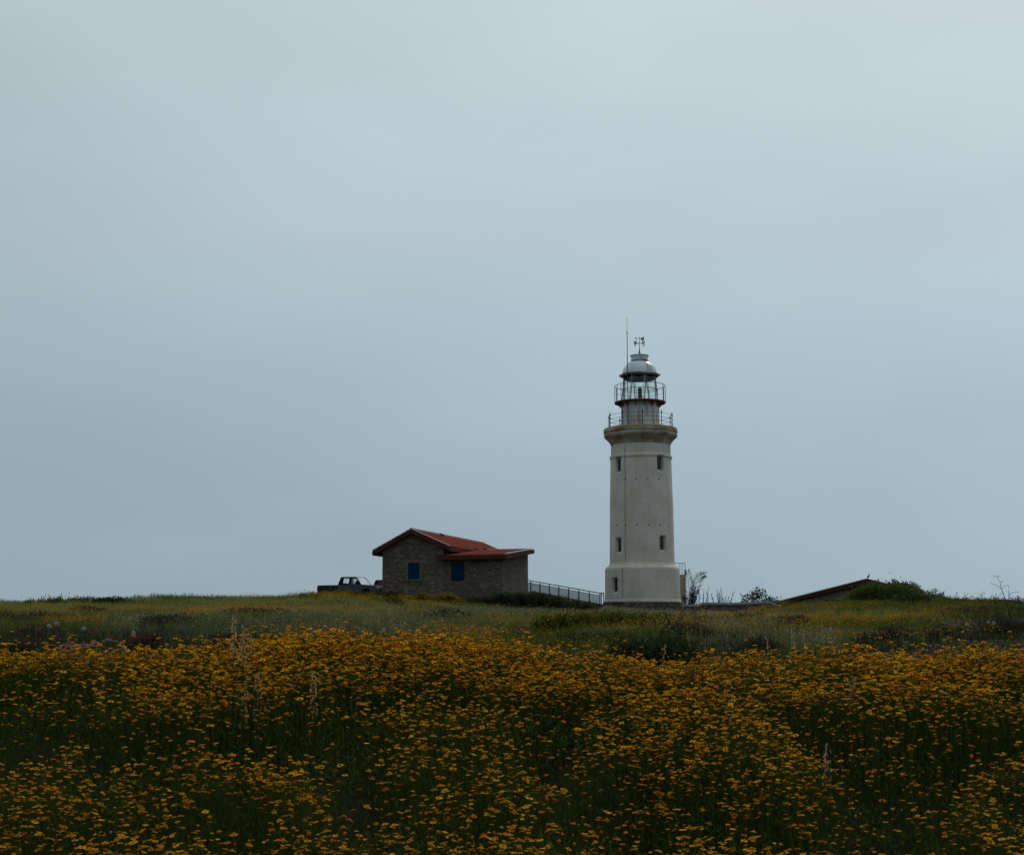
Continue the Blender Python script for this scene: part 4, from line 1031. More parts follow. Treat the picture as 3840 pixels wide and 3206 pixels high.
# dark bushes in front of the house
for i, (px, Y, w, d_, h, n, m, lab) in enumerate((
    (1800, 99, 3.4, 2.0, .80, 3000, 'bush_dark', 'dark low bush under the annex wall of the stone house'),
    (2105, 100, 3.6, 2.0, .85, 3000, 'bush_dark', 'dark bush spreading below the balustrade'),
    (2440, 72, 3.2, 1.6, .36, 2400, 'bush_dark', 'dark mound bush in front of the lighthouse base'),
    (2680, 66, 3.8, 2.0, .5, 3000, 'bush_dark', 'broad dark mound bush in the meadow below the low wall'),
    (2230, 58, 2.6, 1.5, .5, 1800, 'bush_dark', 'dark hummock bush left of the mound below the lighthouse'),
    (1450, 88, 3.0, 1.6, .55, 2000, 'bush_dark', 'dark low bush in the grass below the pickup truck'),
    (400, 74, 2.6, 1.4, .50, 1500, 'bush_dark', 'dark cushion bush near the left skyline'),
    (3420, 70, 2.6, 1.4, .5, 1600, 'bush_dark', 'dark low bush under the right end of the green bush'))):
    b = gz(px, 2300, Y)
    shrub('dark_bush', b, (w, d_, h), n, .13, m, lab, 'bush', 'dark bushes in the meadow', lobes=14, stems=4, seed=50+i)
for i, (pts, Y, n, nb_, m, lab) in enumerate((
    ([(1480,2250),(1530,2242),(1590,2238),(1650,2240),(1690,2248),(1730,2262)], 100, 5000, 3200, 'bush_yellow', 'yellow flowering mound against the gable wall of the stone house'),
    ([(1130,2238),(1190,2226),(1250,2224),(1310,2228),(1360,2236),(1400,2246)], 101, 5000, 1500, 'bush_yellow', 'grassy flowering mound hiding the wheels of the pickup truck'),
    ([(1380,2244),(1430,2240),(1480,2244),(1520,2254)], 102, 3000, 300, 'bush_dark', 'dark green mound under the left corner of the stone house'),
    ([(1720,2352),(1780,2335),(1850,2324),(1930,2322),(2010,2330),(2070,2342)], 60, 4200, 900, 'bush_yellow', 'broad brownish yellow flowering mound below the stone house'),
    ([(2090,2340),(2150,2326),(2220,2322),(2300,2326),(2370,2340)], 62, 3200, 800, 'bush_yellow', 'yellow flowering mound below the balustrade'),
    ([(2400,2325),(2470,2314),(2560,2310),(2640,2316),(2700,2330)], 70, 3600, 800, 'bush_yellow', 'yellow flowering mound below the lighthouse'),
    ([(3030,2280),(3100,2268),(3180,2262),(3260,2262),(3340,2272)], 96, 4000, 900, 'bush_yellow', 'orange yellow flowering mound at the foot of the big green bush'),
    ([(3380,2275),(3440,2258),(3500,2252),(3560,2258),(3610,2275)], 92, 3600, 900, 'bush_yellow', 'yellow flowering mound right of the big green bush'),
    ([(3560,2300),(3620,2288),(3690,2286),(3750,2298)], 78, 2400, 500, 'bush_yellow', 'yellow flowering mound below the right skyline weeds'),
    ([(620,2256),(680,2246),(740,2245),(800,2254)], 82, 2200, 400, 'bush_yellow', 'low flowering mound on the left skyline'),
    ([(100,2258),(180,2246),(280,2244),(360,2254)], 80, 3000, 600, 'bush_yellow', 'wide low flowering mound at the far left skyline'),
    ([(2600,2385),(2660,2340),(2740,2320),(2820,2315),(2880,2324),(2930,2350),(2960,2380)], 52, 7000, 120, 'bush_dark', 'large dark green hummock in the meadow below the low wall'),
    ([(2000,2400),(2080,2372),(2180,2358),(2300,2355),(2420,2360),(2540,2372),(2620,2395)], 40, 9000, 500, 'bush_yellow', 'long green hummock with scattered yellow blooms behind the centre right crest'),
    ([(2300,2440),(2380,2420),(2460,2414),(2540,2422),(2600,2440)], 24, 3500, 0, 'bush_dark', 'dark green low hummock just behind the dip of the right flower crest'),
    ([(2880,2352),(3000,2337),(3120,2332),(3260,2330),(3400,2320),(3520,2308),(3580,2322)], 58, 8000, 2200, 'bush_yellow', 'long yellow flowering band in the meadow below the big green bush'),
    ([(2850,2300),(2930,2290),(3020,2288),(3110,2300)], 84, 2600, 600, 'bush_yellow', 'yellow flowering mound below the low wall end'))):
    b, pf_ = outline(pts, Y, (.42,.30,.35,.15,.12,.05,.05,.22,.02,.02,.0,.12,.16,.10,.10,.08)[i])
    shrub('flowering_mound', b, (3, 2.2, 1), n, .12, m, lab, 'flowering plant', 'flowering mounds on the slope', lobes=26, stems=0, prof=pf_, seed=400+i, upb=.7, bloom=nb_)
b, pf_ = outline([(1730,2264),(1800,2251),(1860,2237),(1920,2226),(1980,2223),(2040,2230),(2100,2243),(2160,2256),(2230,2272)], 99.0)
shrub('dark_bush', b, (9, 2.6, 1.6), 17000, .15, 'bush_dark', 'wide dark bush at the right corner of the stone house', 'bush', 'dark bushes in the meadow', lobes=60, stems=5, prof=pf_, seed=77)
# spiny grey-brown hummocks
hum = [(40, 27, 1.6, .42), (250, 26, 1.3, .33), (560, 29, 1.5, .36), (860, 31, 1.6, .34), (160, 34, 2.2, .40), (620, 40, 2.4, .42), (960, 42, 2.2, .36), (380, 47, 2.4, .38),
       (1250, 33, 1.2, .30), (1640, 46, 2.2, .62), (1500, 52, 2.0, .38), (2850, 27, 1.1, .36), (2560, 34, 1.4, .34), (3330, 31, 1.5, .42), (3560, 33, 1.7, .46), (3740, 36, 2.0, .42), (3840, 46, 2.4, .45), (3650, 58, 2.8, .40), (3800, 82, 3.4, .45), (3690, 80, 2.4, .3), (330, 62, 2.4, .34), (2960, 44, 1.6, .35)]
where = ['left edge of the meadow', 'behind the lilac flowers', 'left of the tall oat stalks', 'behind the tall oat stalks', 'below the two white seed heads', 'in the pale grass left of centre', 'in the pale grass below the truck', 'under the left skyline',
         'just behind the central flower crest', 'reddish and domed below the stone house', 'below the stone house wall', 'behind the gap in the right flower crest', 'below the lighthouse', 'behind the right flower crest', 'left of the bare sapling', 'at the foot of the bare sapling', 'at the right edge of the meadow', 'upslope of the bare sapling', 'on the right skyline at the frame edge', 'on the right skyline', 'upslope on the far left', 'in the oats right of the lighthouse']
for i, (px, Y, w, h) in enumerate(hum):
    b = gz(px, 2300, Y)
    shrub('spiny_shrub', b, (w, w*.8, h), int(900+w*500), .085, 'lavender', 'grey brown spiny cushion shrub ' + where[i], 'shrub', 'spiny cushion shrubs in the meadow', lobes=10, stems=0, seed=80+i, upb=.7)

# bare sapling on the right, standing close
b = gz(3806, 2420, 25.0)
sap = empty('bare_sapling', b, 0, 'leafless crooked sapling standing against the sky at far right', 'sapling')
def sp(px, py): return at(px, py, 25.0) - b
s = MB()
s.tube([(0,0,-.1), sp(3800,2380), sp(3788,2310), sp(3776,2262)], [.011,.010,.009,.008], 5).build('trunk', M['darktwig'], sap)
br = [[(3776,2262),(3765,2225),(3757,2207),(3748,2185),(3738,2165),(3731,2158)], [(3731,2158),(3722,2162)], [(3738,2165),(3747,2158)], [(3748,2185),(3760,2178)], [(3757,2207),(3740,2195),(3726,2190),(3712,2189)],
      [(3757,2207),(3768,2197),(3778,2194),(3787,2205)], [(3765,2225),(3755,2224),(3745,2238),(3738,2245)], [(3776,2262),(3782,2235),(3779,2210)], [(3780,2232),(3800,2220),(3826,2219)], [(3776,2256),(3764,2248),(3752,2252),(3742,2262)], [(3782,2235),(3794,2246),(3798,2262)], [(3790,2320),(3805,2300),(3815,2290)]]
for k, q in enumerate(br):
    bm_ = MB().tube([sp(*p) + Vector((0, random.uniform(-.04,.04), 0)) for p in q], [max(.0026, .0062*(1-.15*j) * (1 if k == 0 else .62)) for j in range(len(q))], 4)
    for (a, c2) in zip(q[:-1], q[1:]):
        if random.random() < .8:
            m_ = ((a[0]+c2[0])/2, (a[1]+c2[1])/2); bm_.tube([sp(*m_), sp(m_[0]+random.uniform(-7,7), m_[1]-random.uniform(3,8))], .0022, 3)
    bm_.build('branch', M['darktwig'], sap)

# dry weeds along the skylines
for i in range(34):
    px = 3480 + 365*((i*.618) % 1.0); Y = 78 + 8*((i*.37) % 1)
    b = gz(px, 2260, Y)
    weed('dry_weed', b, random.uniform(.35, .85), 'drystem', 'dry branching weed stalk on the right skyline between green bush and bare sapling', 'weed', 'dry weeds on the right skyline', nb=7, seed=200+i, spread=.5, rad=.011, heads=3, stalks=random.choice((2, 3, 3)))
for i, px in enumerate((385, 398, 420, 436, 474, 492, 505, 518, 570, 582, 600, 250, 700)):
    b = gz(px, 2250, 84.0)
    weed('dark_weed', b, .42+.18*((i*.618)%1), 'darktwig', 'dark twiggy weed tuft standing on the left skyline', 'weed', 'dark twiggy weeds on the left skyline', nb=9, seed=300+i, spread=.75, rad=.011, stalks=3)
for i, (px, h) in enumerate(((1204, .55), (1209, .4), (1228, .32), (1262, .38), (1268, .34))):
    b = gz(px, 2225, 108.5)
    weed('roadside_weed', b, h+.45, 'darktwig', 'thin weed stalk in front of the load bed of the pickup', 'weed', 'weeds by the pickup', nb=4, seed=340+i, spread=.3, rad=.012, stalks=2)
for i, (px, py, h) in enumerate(((3235, 2156, 2.0), (3095, 2200, 1.0), (3173, 2185, 1.0))):
    b = gz(px, 2270, 104.0); hh = at(px, py, 104.0).z - b.z
    weed('tall_weed', b, hh, 'drystem', ('tall forked dry stem crossing the peak of the right hand roof', 'thin dry stem crossing the lower part of the right hand roof', 'thin dry stem crossing the middle of the right hand roof')[i], 'weed', 'dry stems before the right hand roof', nb=3, seed=360+i, spread=.12, rad=.011)

# ------------------------------------------------------------------ meadow patches (which plants grow where)
P21 = 3840/2100
patches = [  # photograph position (2100 px wide) and extent of each stand, kind
    (130,1247,200,7,'yellow'), (390,1251,250,7,'yellow'), (640,1228,120,14,'yellow'), (860,1236,90,16,'yellow'), (560,1252,330,8,'yellow'), (160,1264,90,10,'yellow'), (680,1272,190,12,'yellow'),
    (960,1292,120,20,'yellow'), (1060,1278,90,14,'yellow'), (1340,1277,270,14,'yellow'), (1180,1262,60,6,'yellow'), (1540,1250,100,8,'yellow'), (840,1226,70,9,'yellow'), (700,1222,90,8,'yellow'), (560,1240,120,5,'yellow'), (1700,1268,300,10,'yellow'), (1720,1292,230,12,'yellow'), (1890,1248,90,12,'yellow'), (1950,1275,110,10,'yellow'), (1620,1243,160,8,'yellow'), (1250,1310,200,10,'yellow'),
    (640,1265,330,14,'pale'), (700,1280,260,14,'pale'), (1020,1258,200,9,'pale'), (1290,1256,260,10,'pale'), (1480,1270,120,14,'pale'), (1630,1300,110,12,'pale'), (400,1272,150,10,'pale'),  (1080,1318,130,14,'dark'), (1500,1290,130,18,'dark'), (1200,1298,120,8,'dark'), (700,1312,150,10,'dark'), (1900,1300,90,10,'dark'), (1380,1332,140,12,'dark'), (300,1322,420,10,'dark'), (1000,1332,280,12,'dark'), (1350,1340,260,14,'dark'), (1800,1330,300,12,'dark'),
    (180,1234,320,12,'backlit'), (520,1232,280,11,'backlit'), (380,1244,420,8,'backlit'), (640,1256,260,8,'backlit'), (1120,1262,160,6,'backlit'), (760,1240,160,8,'backlit'), (900,1228,200,8,'backlit'), (1760,1255,200,5,'backlit'),
    (230,1300,300,24,'dark'), (60,1255,90,8,'dark'), (420,1312,240,14,'dark'), (2010,1285,120,40,'dark'), (880,1282,60,8,'dark'), (1480,1318,80,16,'dark'), (1860,1312,120,16,'dark')]
def kinds(px, py, jit=1.0):
    w = {}
    X, Y_ = px/P21, py/P21
    jx = (vnoise(px, py, 60, 5)-.5)*90*jit; jy = (vnoise(px, py, 40, 6)-.5)*14*jit
    for cx, cy, rx, ry, k in patches:
        g_ = np.exp(-.5*(((X+jx-cx)/rx)**2*2 + ((Y_+jy-cy)/ry)**2*2))
        w[k] = np.maximum(w.get(k, 0), g_)
    return w
# grass blades over the whole slope
N = 540000
yy = 13.0 + (118-13.0)*rng.random(N)
xx = (rng.random(N)-.5)*2*(.41*yy+5); zz = H(xx, yy)
inh = np.zeros(N, bool)               # keep clear of the buildings
def in_house(x, y):
    dx, dy = x-hx, y-hy; c_, s_ = math.cos(R(17)), math.sin(R(17))
    lx, ly = dx*c_ - dy*s_, dx*s_ + dy*c_
    return ((lx > wl-.1) & (lx < wr+.1) & (ly > .3) & (ly < LB)) | ((lx > wr) & (lx < AX1+.1) & (ly > .3) & (ly < AY1))
inh |= in_house(xx, yy); inh |= ((xx-TX)**2 + (yy-DT)**2 < 3.3**2)
ppx, ppy = proj(xx, yy, zz+.2)
kw = kinds(ppx, ppy)
sel = ~inh
xx, yy, zz = xx[sel], yy[sel], zz[sel]; kw = {k: v[sel] for k, v in kw.items()}; n = len(xx)
pale = rng.random(n) < np.clip(kw['pale']*1.1, 0, .92)
dark = (~pale) & (rng.random(n) < np.clip(kw['dark']*1.1, 0, .9))
backlit = (~pale) & (~dark) & (rng.random(n) < np.clip(kw['backlit']*1.4, 0, .9))  # blades that take the colour with backlight painted in
clump = vnoise(xx, yy, 1.1, 8)
hgt = np.interp(yy, [14, 25, 60, 110], [.16, .22, .30, .32]) * (.45 + .7*rng.random(n)) * (.55 + .9*clump)
hgt = np.where(pale, hgt*1.25, np.where(dark, hgt*.75, hgt))
wdt = (.005 + .00022*yy) * (.7 + .6*rng.random(n))
D = np.stack([rng.normal(0, .30, n)-.05, rng.normal(0, .30, n), np.ones(n)], 1)
for nm_, sel, mt, lab, cat in (('grass', ~(pale|dark|backlit), 'grass', 'green and yellowish meadow grass covering the slope', 'grass'),
                               ('dry_grass', pale, 'palegrass', 'pale grey green feathery grass in bands across the slope', 'grass'),
                               ('backlit_tint_grass', backlit, 'backlit', 'yellow green grass along the left skyline, backlight painted into its colour', 'grass'),
                               ('scrub_cover', dark, 'scrub', 'dark low scrubby ground cover on the slope', 'ground cover')):
    P = np.stack([xx, yy, zz-.02], 1)[sel]
    V, Fq = leaves(P, D[sel], hgt[sel], wdt[sel])
    o = np_mesh(nm_, V, Fq, np.clip(.5*rng.random(sel.sum()) + .5*clump[sel], 0, 1), M[mt]); tag(o, lab, cat, kind='stuff')
# awned tips that catch the light above the pale grass
k = rng.choice(np.nonzero(pale)[0], 30000, replace=False)
P = np.stack([xx[k], yy[k], zz[k]+hgt[k]*.9], 1); nk = len(k)
V, Fq = leaves(P, np.stack([rng.normal(.2, .5, nk), rng.normal(0, .5, nk), rng.normal(.1, .5, nk)], 1), .04+.0004*yy[k], .005+.00014*yy[k])
tag(np_mesh('grass_seed_heads', V, Fq, rng.random(nk), M['oat']), 'pale seed heads over the feathery grass bands', 'seed heads', kind='stuff')
# far yellow daisies: cups of five petals
N = 900000
yy = 15 + (116-15)*rng.random(N); xx = (rng.random(N)-.5)*2*(.41*yy+5); zz = H(xx, yy)
ppx, ppy = proj(xx, yy, zz+.3); kw = kinds(ppx, ppy)
pr_ = np.clip((kw['yellow']-.12)*.9 + .006, .004, .8)*np.interp(yy, [15, 34, 50], [.15, .5, 1]) * np.clip((vnoise(xx, yy*.6, 2.2, 9)-.22)*2.2, 0.03, 1)
sel = (rng.random(N) < pr_*.62) & ~in_house(xx, yy) & ((xx-TX)**2 + (yy-DT)**2 > 3.4**2)
xx, yy, zz = xx[sel], yy[sel], zz[sel]; n = len(xx)
hh = np.interp(yy, [14, 40, 110], [.25, .34, .40]) * (.65 + .5*rng.random(n)) * (.7+.6*vnoise(xx, yy, 1.1, 8))
sz_ = (.013 + .00006*yy) * (.7 + .6*rng.random(n))
ctr = np.stack([xx, yy, zz+hh], 1); tilt = np.stack([rng.normal(0,.3,n), rng.normal(0,.3,n), np.ones(n)], 1); tilt = unit(tilt)
a_ = unit(np.cross(tilt, np.array([1.0,.13,0]))); b_2 = np.cross(tilt, a_)
Vs = [ctr - tilt*sz_[:,None]*.35]
for q in range(5):
    t = 2*math.pi*q/5
    Vs.append(ctr + (a_*math.cos(t) + b_2*math.sin(t))*sz_[:,None] + tilt*sz_[:,None]*.15)
V = np.stack(Vs, 1).reshape(-1, 3); i0 = np.arange(n)*6
Fq = np.stack([np.stack([i0, i0+1+q, i0+1+(q+1)%5], 1) for q in range(5)], 1).reshape(-1, 3)
tag(np_mesh('far_daisies', V, Fq, np.repeat(rng.random(n), 5), M['farpetal']), 'drifts of small yellow daisies across the slope behind the flower bank', 'daisies', kind='stuff')

# ------------------------------------------------------------------ foreground flower bank
# photograph positions (2100 px wide) of the dark hollows and of the rich flower mounds
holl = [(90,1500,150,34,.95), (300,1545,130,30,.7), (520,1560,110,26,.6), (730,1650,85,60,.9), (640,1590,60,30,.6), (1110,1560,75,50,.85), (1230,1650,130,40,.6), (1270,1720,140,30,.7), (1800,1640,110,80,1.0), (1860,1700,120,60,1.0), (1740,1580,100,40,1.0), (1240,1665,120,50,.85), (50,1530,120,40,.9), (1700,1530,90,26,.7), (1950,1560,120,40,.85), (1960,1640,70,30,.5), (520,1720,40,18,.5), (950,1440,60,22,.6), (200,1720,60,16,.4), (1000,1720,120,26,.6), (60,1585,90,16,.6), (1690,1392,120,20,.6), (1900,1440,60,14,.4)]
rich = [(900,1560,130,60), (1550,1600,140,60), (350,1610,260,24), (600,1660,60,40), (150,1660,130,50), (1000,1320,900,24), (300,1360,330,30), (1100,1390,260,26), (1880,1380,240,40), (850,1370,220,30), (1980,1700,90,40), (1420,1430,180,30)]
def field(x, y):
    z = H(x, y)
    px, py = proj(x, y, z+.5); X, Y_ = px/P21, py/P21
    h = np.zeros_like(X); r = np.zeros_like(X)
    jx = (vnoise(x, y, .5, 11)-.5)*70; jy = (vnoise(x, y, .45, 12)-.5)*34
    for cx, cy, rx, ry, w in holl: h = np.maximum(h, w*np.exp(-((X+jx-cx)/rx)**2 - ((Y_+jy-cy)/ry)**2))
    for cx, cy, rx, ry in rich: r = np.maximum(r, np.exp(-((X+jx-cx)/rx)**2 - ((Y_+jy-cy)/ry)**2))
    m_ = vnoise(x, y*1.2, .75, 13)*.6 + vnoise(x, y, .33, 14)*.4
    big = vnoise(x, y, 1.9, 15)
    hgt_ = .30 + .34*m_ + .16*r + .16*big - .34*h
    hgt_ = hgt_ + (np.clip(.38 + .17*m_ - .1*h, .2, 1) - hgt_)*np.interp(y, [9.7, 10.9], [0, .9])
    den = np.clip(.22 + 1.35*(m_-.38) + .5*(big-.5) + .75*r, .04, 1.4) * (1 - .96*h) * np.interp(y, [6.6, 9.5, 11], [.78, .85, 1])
    return z, hgt_, den, h
def sample(n, dens_pow=1.0, y0=6.6, y1=13.4):
    y = y0 + (y1-y0)*rng.random(n); x = (rng.random(n)-.5)*2*(.40*y+3.2)
    z, hg, den, h = field(x, y)
    return x, y, z, hg, den, h
# flower kinds: petals at several openings, plus spent heads
def flower_mesh(cup, npet, rad, seed):
    r_ = random.Random(seed); pv, pf = [], []
    for k in range(npet):
        a = 2*math.pi*k/npet + r_.uniform(-.1,.1); L_ = rad*r_.uniform(.85,1.08); wv = rad*math.pi/npet*1.08; c1 = cup + r_.uniform(-.18,.18)
        u = Vector((math.cos(a), math.sin(a), 0)); s_ = Vector((-math.sin(a), math.cos(a), 0)); z_ = Vector((0,0,1))
        p0 = u*rad*.26; p1 = p0 + (u*math.cos(c1)+z_*math.sin(c1))*L_*.42; p2 = p1 + (u*math.cos(c1*.6-.12)+z_*math.sin(c1*.6-.12))*L_*.34
        i = len(pv)
        pv += [p0-s_*wv*.35, p0+s_*wv*.35, p1+s_*wv*.62, p1-s_*wv*.62, p2+s_*wv*.42, p2-s_*wv*.42]
        pf += [(i,i+1,i+2,i+3), (i+3,i+2,i+4,i+5)]
    cv, cf = [], []
    n = 9
    rings = [(rad*.34,-.1),(rad*.36,.02),(rad*.30,.16),(rad*.14,.26)] if npet else [(rad*.30,-.25),(rad*.46,.0),(rad*.46,.22),(rad*.30,.46),(rad*.1,.54)]
    for r0, zf in rings:
        for k in range(n): cv.append(Vector((r0*math.cos(2*math.pi*k/n), r0*math.sin(2*math.pi*k/n), zf*rad)))
    for j in range(len(rings)-1):
        for k in range(n): cf.append((j*n+k, j*n+(k+1)%n, (j+1)*n+(k+1)%n, (j+1)*n+k))
    # top, bottom closed with quads out of the ring
    for base in (0, (len(rings)-1)*n):
        for k in range(1, n-2, 2): cf.append((base, base+k, base+k+1, base+k+2))
    return np.array([tuple(v) for v in pv]).reshape(-1, 3), np.array(pf, int).reshape(-1, 4), np.array([tuple(v) for v in cv]), np.array(cf, int)
KINDS = [flower_mesh(.15, 13, .0235, 1), flower_mesh(.45, 14, .024, 2), flower_mesh(-.25, 13, .025, 3), flower_mesh(.0, 15, .026, 4), flower_mesh(-.6, 12, .023, 5), flower_mesh(.8, 12, .021, 6), flower_mesh(0, 0, .023, 7)]
KP = [.20, .16, .16, .16, .09, .07, .16]
x, y, z, hg, den, h = sample(44000)
sel = rng.random(len(x)) < np.clip(den*.50, 0, 1)
cnt = 1 + rng.poisson(3.1, sel.sum())
x = np.repeat(x[sel], cnt); y = np.repeat(y[sel], cnt); n = len(x)
x = x + rng.normal(0, .062, n); y = y + rng.normal(0, .062, n)
z, hg, den, h = field(x, y)
top = z + hg*(.80 + .28*rng.random(n) + .22*(rng.random(n) < .06)) + .03*rng.normal(size=n)
sc_ = .50 + .52*rng.random(n); yaw = rng.random(n)*6.283; tx = rng.normal(0,.18,n); ty = rng.normal(-.12,.18,n)
kd = rng.choice(len(KINDS), n, p=KP)
bx_, by_ = x + rng.normal(0,.05,n), y + rng.normal(0,.05,n)
def rotmats(yaw, tx, ty):
    cz, sz = np.cos(yaw), np.sin(yaw); cx, sx = np.cos(ty), np.sin(ty); cy, sy = np.cos(tx), np.sin(tx)
    Z = np.zeros_like(cz); O1 = np.ones_like(cz)
    Rz = np.stack([np.stack([cz,-sz,Z],-1), np.stack([sz,cz,Z],-1), np.stack([Z,Z,O1],-1)], -2)
    Rx = np.stack([np.stack([O1,Z,Z],-1), np.stack([Z,cx,-sx],-1), np.stack([Z,sx,cx],-1)], -2)
    Ry = np.stack([np.stack([cy,Z,sy],-1), np.stack([Z,O1,Z],-1), np.stack([-sy,Z,cy],-1)], -2)
    return Rx @ Ry @ Rz
RM = rotmats(yaw, tx, ty)
# the 300 that show largest become things of their own
fx, fy = proj(x, y, top); dist = np.sqrt(x*x+y*y)
vis = (fx > 20) & (fx < 3820) & (fy > 2360) & (fy < 3190)
score = np.where(vis, sc_/dist, 0); order = np.argsort(-score); solo = np.zeros(n, bool); solo[order[:300]] = True
def stem_strip(b, t, w):              # thin crossed ribbon from base to head, (n,3) each
    m_ = (b+t)/2 + rng.normal(0, .015, b.shape)
    Vs, Fs = [], []; nn = len(b)
    for off in (np.array([1,0,0]), np.array([0,1,0])):
        s_ = off*w
        V = np.stack([b-s_, b+s_, m_+s_, m_-s_, t+s_*.7, t-s_*.7], 1).reshape(-1, 3); i = np.arange(nn)*6
        Vs.append(V); Fs.append(np.concatenate([np.stack([i,i+1,i+2,i+3],1), np.stack([i+3,i+2,i+4,i+5],1)]))
    Fs[1] = Fs[1] + len(Vs[0])
    return np.concatenate(Vs), np.concatenate(Fs)
VV, FF, MI, VA = [], [], [], []; off = 0
def push(V, Fq, mi, va):
    global off
    VV.append(V); FF.append(Fq+off); MI.append(np.full(len(Fq), mi)); VA.append(va); off += len(V)
for k, (pv, pf, cv, cf) in enumerate(KINDS):
    ii = np.nonzero((kd == k) & ~solo)[0]; nn = len(ii)
    for mv, mf, mi in ((pv, pf, 0), (cv, cf, 1)):
        if len(mv) == 0: continue
        V = np.einsum('nij,mj->nmi', RM[ii], mv) * sc_[ii][:,None,None] + np.stack([x[ii],y[ii],top[ii]],1)[:,None,:]
        Fq = (mf[None] + (np.arange(nn)*len(mv))[:,None,None]).reshape(-1, 4)
        push(V.reshape(-1,3), Fq, mi, np.repeat(rng.random(nn), len(mf)))
ii = np.nonzero(~solo)[0]
V, Fq = stem_strip(np.stack([bx_,by_,z-.03],1)[ii], np.stack([x,y,top-.002],1)[ii], .0016); push(V, Fq, 2, rng.random(len(Fq)))
tag(np_mesh('daisies', np.concatenate(VV), np.concatenate(FF), np.concatenate(VA), [M['petal'], M['centre'], M['fstem']], np.concatenate(MI)),
    'thick bank of golden daisies filling the foreground up to its crest', 'daisies', kind='stuff')
# individual daisies: one of each kind with its parts, then copies
prot = []
for k, (pv, pf, cv, cf) in enumerate(KINDS):
    r_ = np.random.default_rng(k)
    dname = 'daisy'
    root = bpy.data.objects.new(dname, None)
    def mk(nm_, V, Fq, mt):
        o = np_mesh(nm_, V, Fq, np.full(len(Fq), r_.random()), M[mt], parent=root); return o
    ch = []
    V, Fq = stem_strip(np.array([[.02,.01,-.5]]), np.array([[0,0,-.002]]), .0016)
    ch.append(mk('stem', V, Fq, 'fstem'))
    ch.append(mk('flower_centre', cv, cf, 'centre'))
    if len(pv): ch.append(mk('petals', pv, pf, 'petal'))
    prot.append((root, ch))
LAB = {True: 'golden daisy in flower in the nearest rows at the bottom of the picture', False: 'round spent daisy head without petals in the nearest rows at the bottom of the picture'}
first = [True]*len(KINDS)
for i in np.nonzero(solo)[0]:
    k = kd[i]; root, ch = prot[k]
    if first[k]:
        o = root; cs = ch; COL.objects.link(root); first[k] = False
    else:
        o = root.copy(); COL.objects.link(o); cs = []
        for c_ in ch:
            d_ = c_.copy(); COL.objects.link(d_); d_.parent = o; cs.append(d_)
    o.location = (x[i], y[i], top[i]); o.rotation_euler = (ty[i], tx[i], yaw[i]); o.scale = (sc_[i],)*3
    tag(o, LAB[k != 6], 'daisy', 'nearest golden daisies' if k != 6 else 'nearest spent daisy heads')
for k in range(len(KINDS)):
    if first[k]:
        for c_ in prot[k][1]: bpy.data.objects.remove(c_)
# leaves of the bank
x2, y2, z2, hg2, den2, h2_ = sample(440000)
sel = rng.random(len(x2)) < (.55 + .35*np.clip(den2, 0, 1))
x2, y2, z2, hg2 = x2[sel], y2[sel], z2[sel], hg2[sel]; n2 = len(x2)
hf = rng.random(n2)**.75
P = np.stack([x2, y2, z2 + hg2*.96*hf], 1)
D = np.stack([rng.normal(0,.6,n2), rng.normal(0,.6,n2), rng.normal(.75,.5,n2)], 1)
V, Fq = leaves(P, D, .025+.045*rng.random(n2), .004+.008*rng.random(n2))
tag(np_mesh('daisy_foliage', V, Fq, rng.random(n2), M['foliage']), 'dark feathery leaves and stems under the foreground daisies', 'foliage', kind='stuff')

# ------------------------------------------------------------------ single plants among the flowers
def oat(px, py, Y, label, n_st=1, pale=1):
    p = at(px, py, Y); g_ = float(H(p.x, Y)); h_ = p.z - g_
    root = empty('wild_oat', (p.x, Y, g_), 0, label, 'wild oat', 'wild oats among the flowers')
    s_ = MB(); P, D = [], []
    for q in range(n_st):
        hh_ = h_*(1 if q == 0 else random.uniform(.72,.95)); ox = random.uniform(-.04,.04)*(q > 0); lean = random.uniform(-.04,.04)
        s_.tube([(ox,0,-.03), (ox+lean*.4, 0, hh_*.55), (ox+lean, 0, hh_)], [.0022,.0018,.0009], 4)
        for k in range(26):
            t = .58 + .42*k/26; b0 = Vector((ox+lean*t, 0, hh_*t)); a = random.random()*6.28; l = .022*(1.15-t)/.5+.006
            e_ = b0 + Vector((math.cos(a)*l, math.sin(a)*l, .01)); s_.tube([b0, e_], .0006, 3, caps=False)
            for _ in range(2): P.append(e_); D.append((random.gauss(0,.25), random.gauss(0,.25), -1))
    s_.build('stem', M['drystem'], root)
    V, Fq = leaves(np.array([tuple(v) for v in P]), np.array(D), .036, .007)
    np_mesh('spikelets', V, Fq, rng.random(len(P)), M['oat'], parent=root)
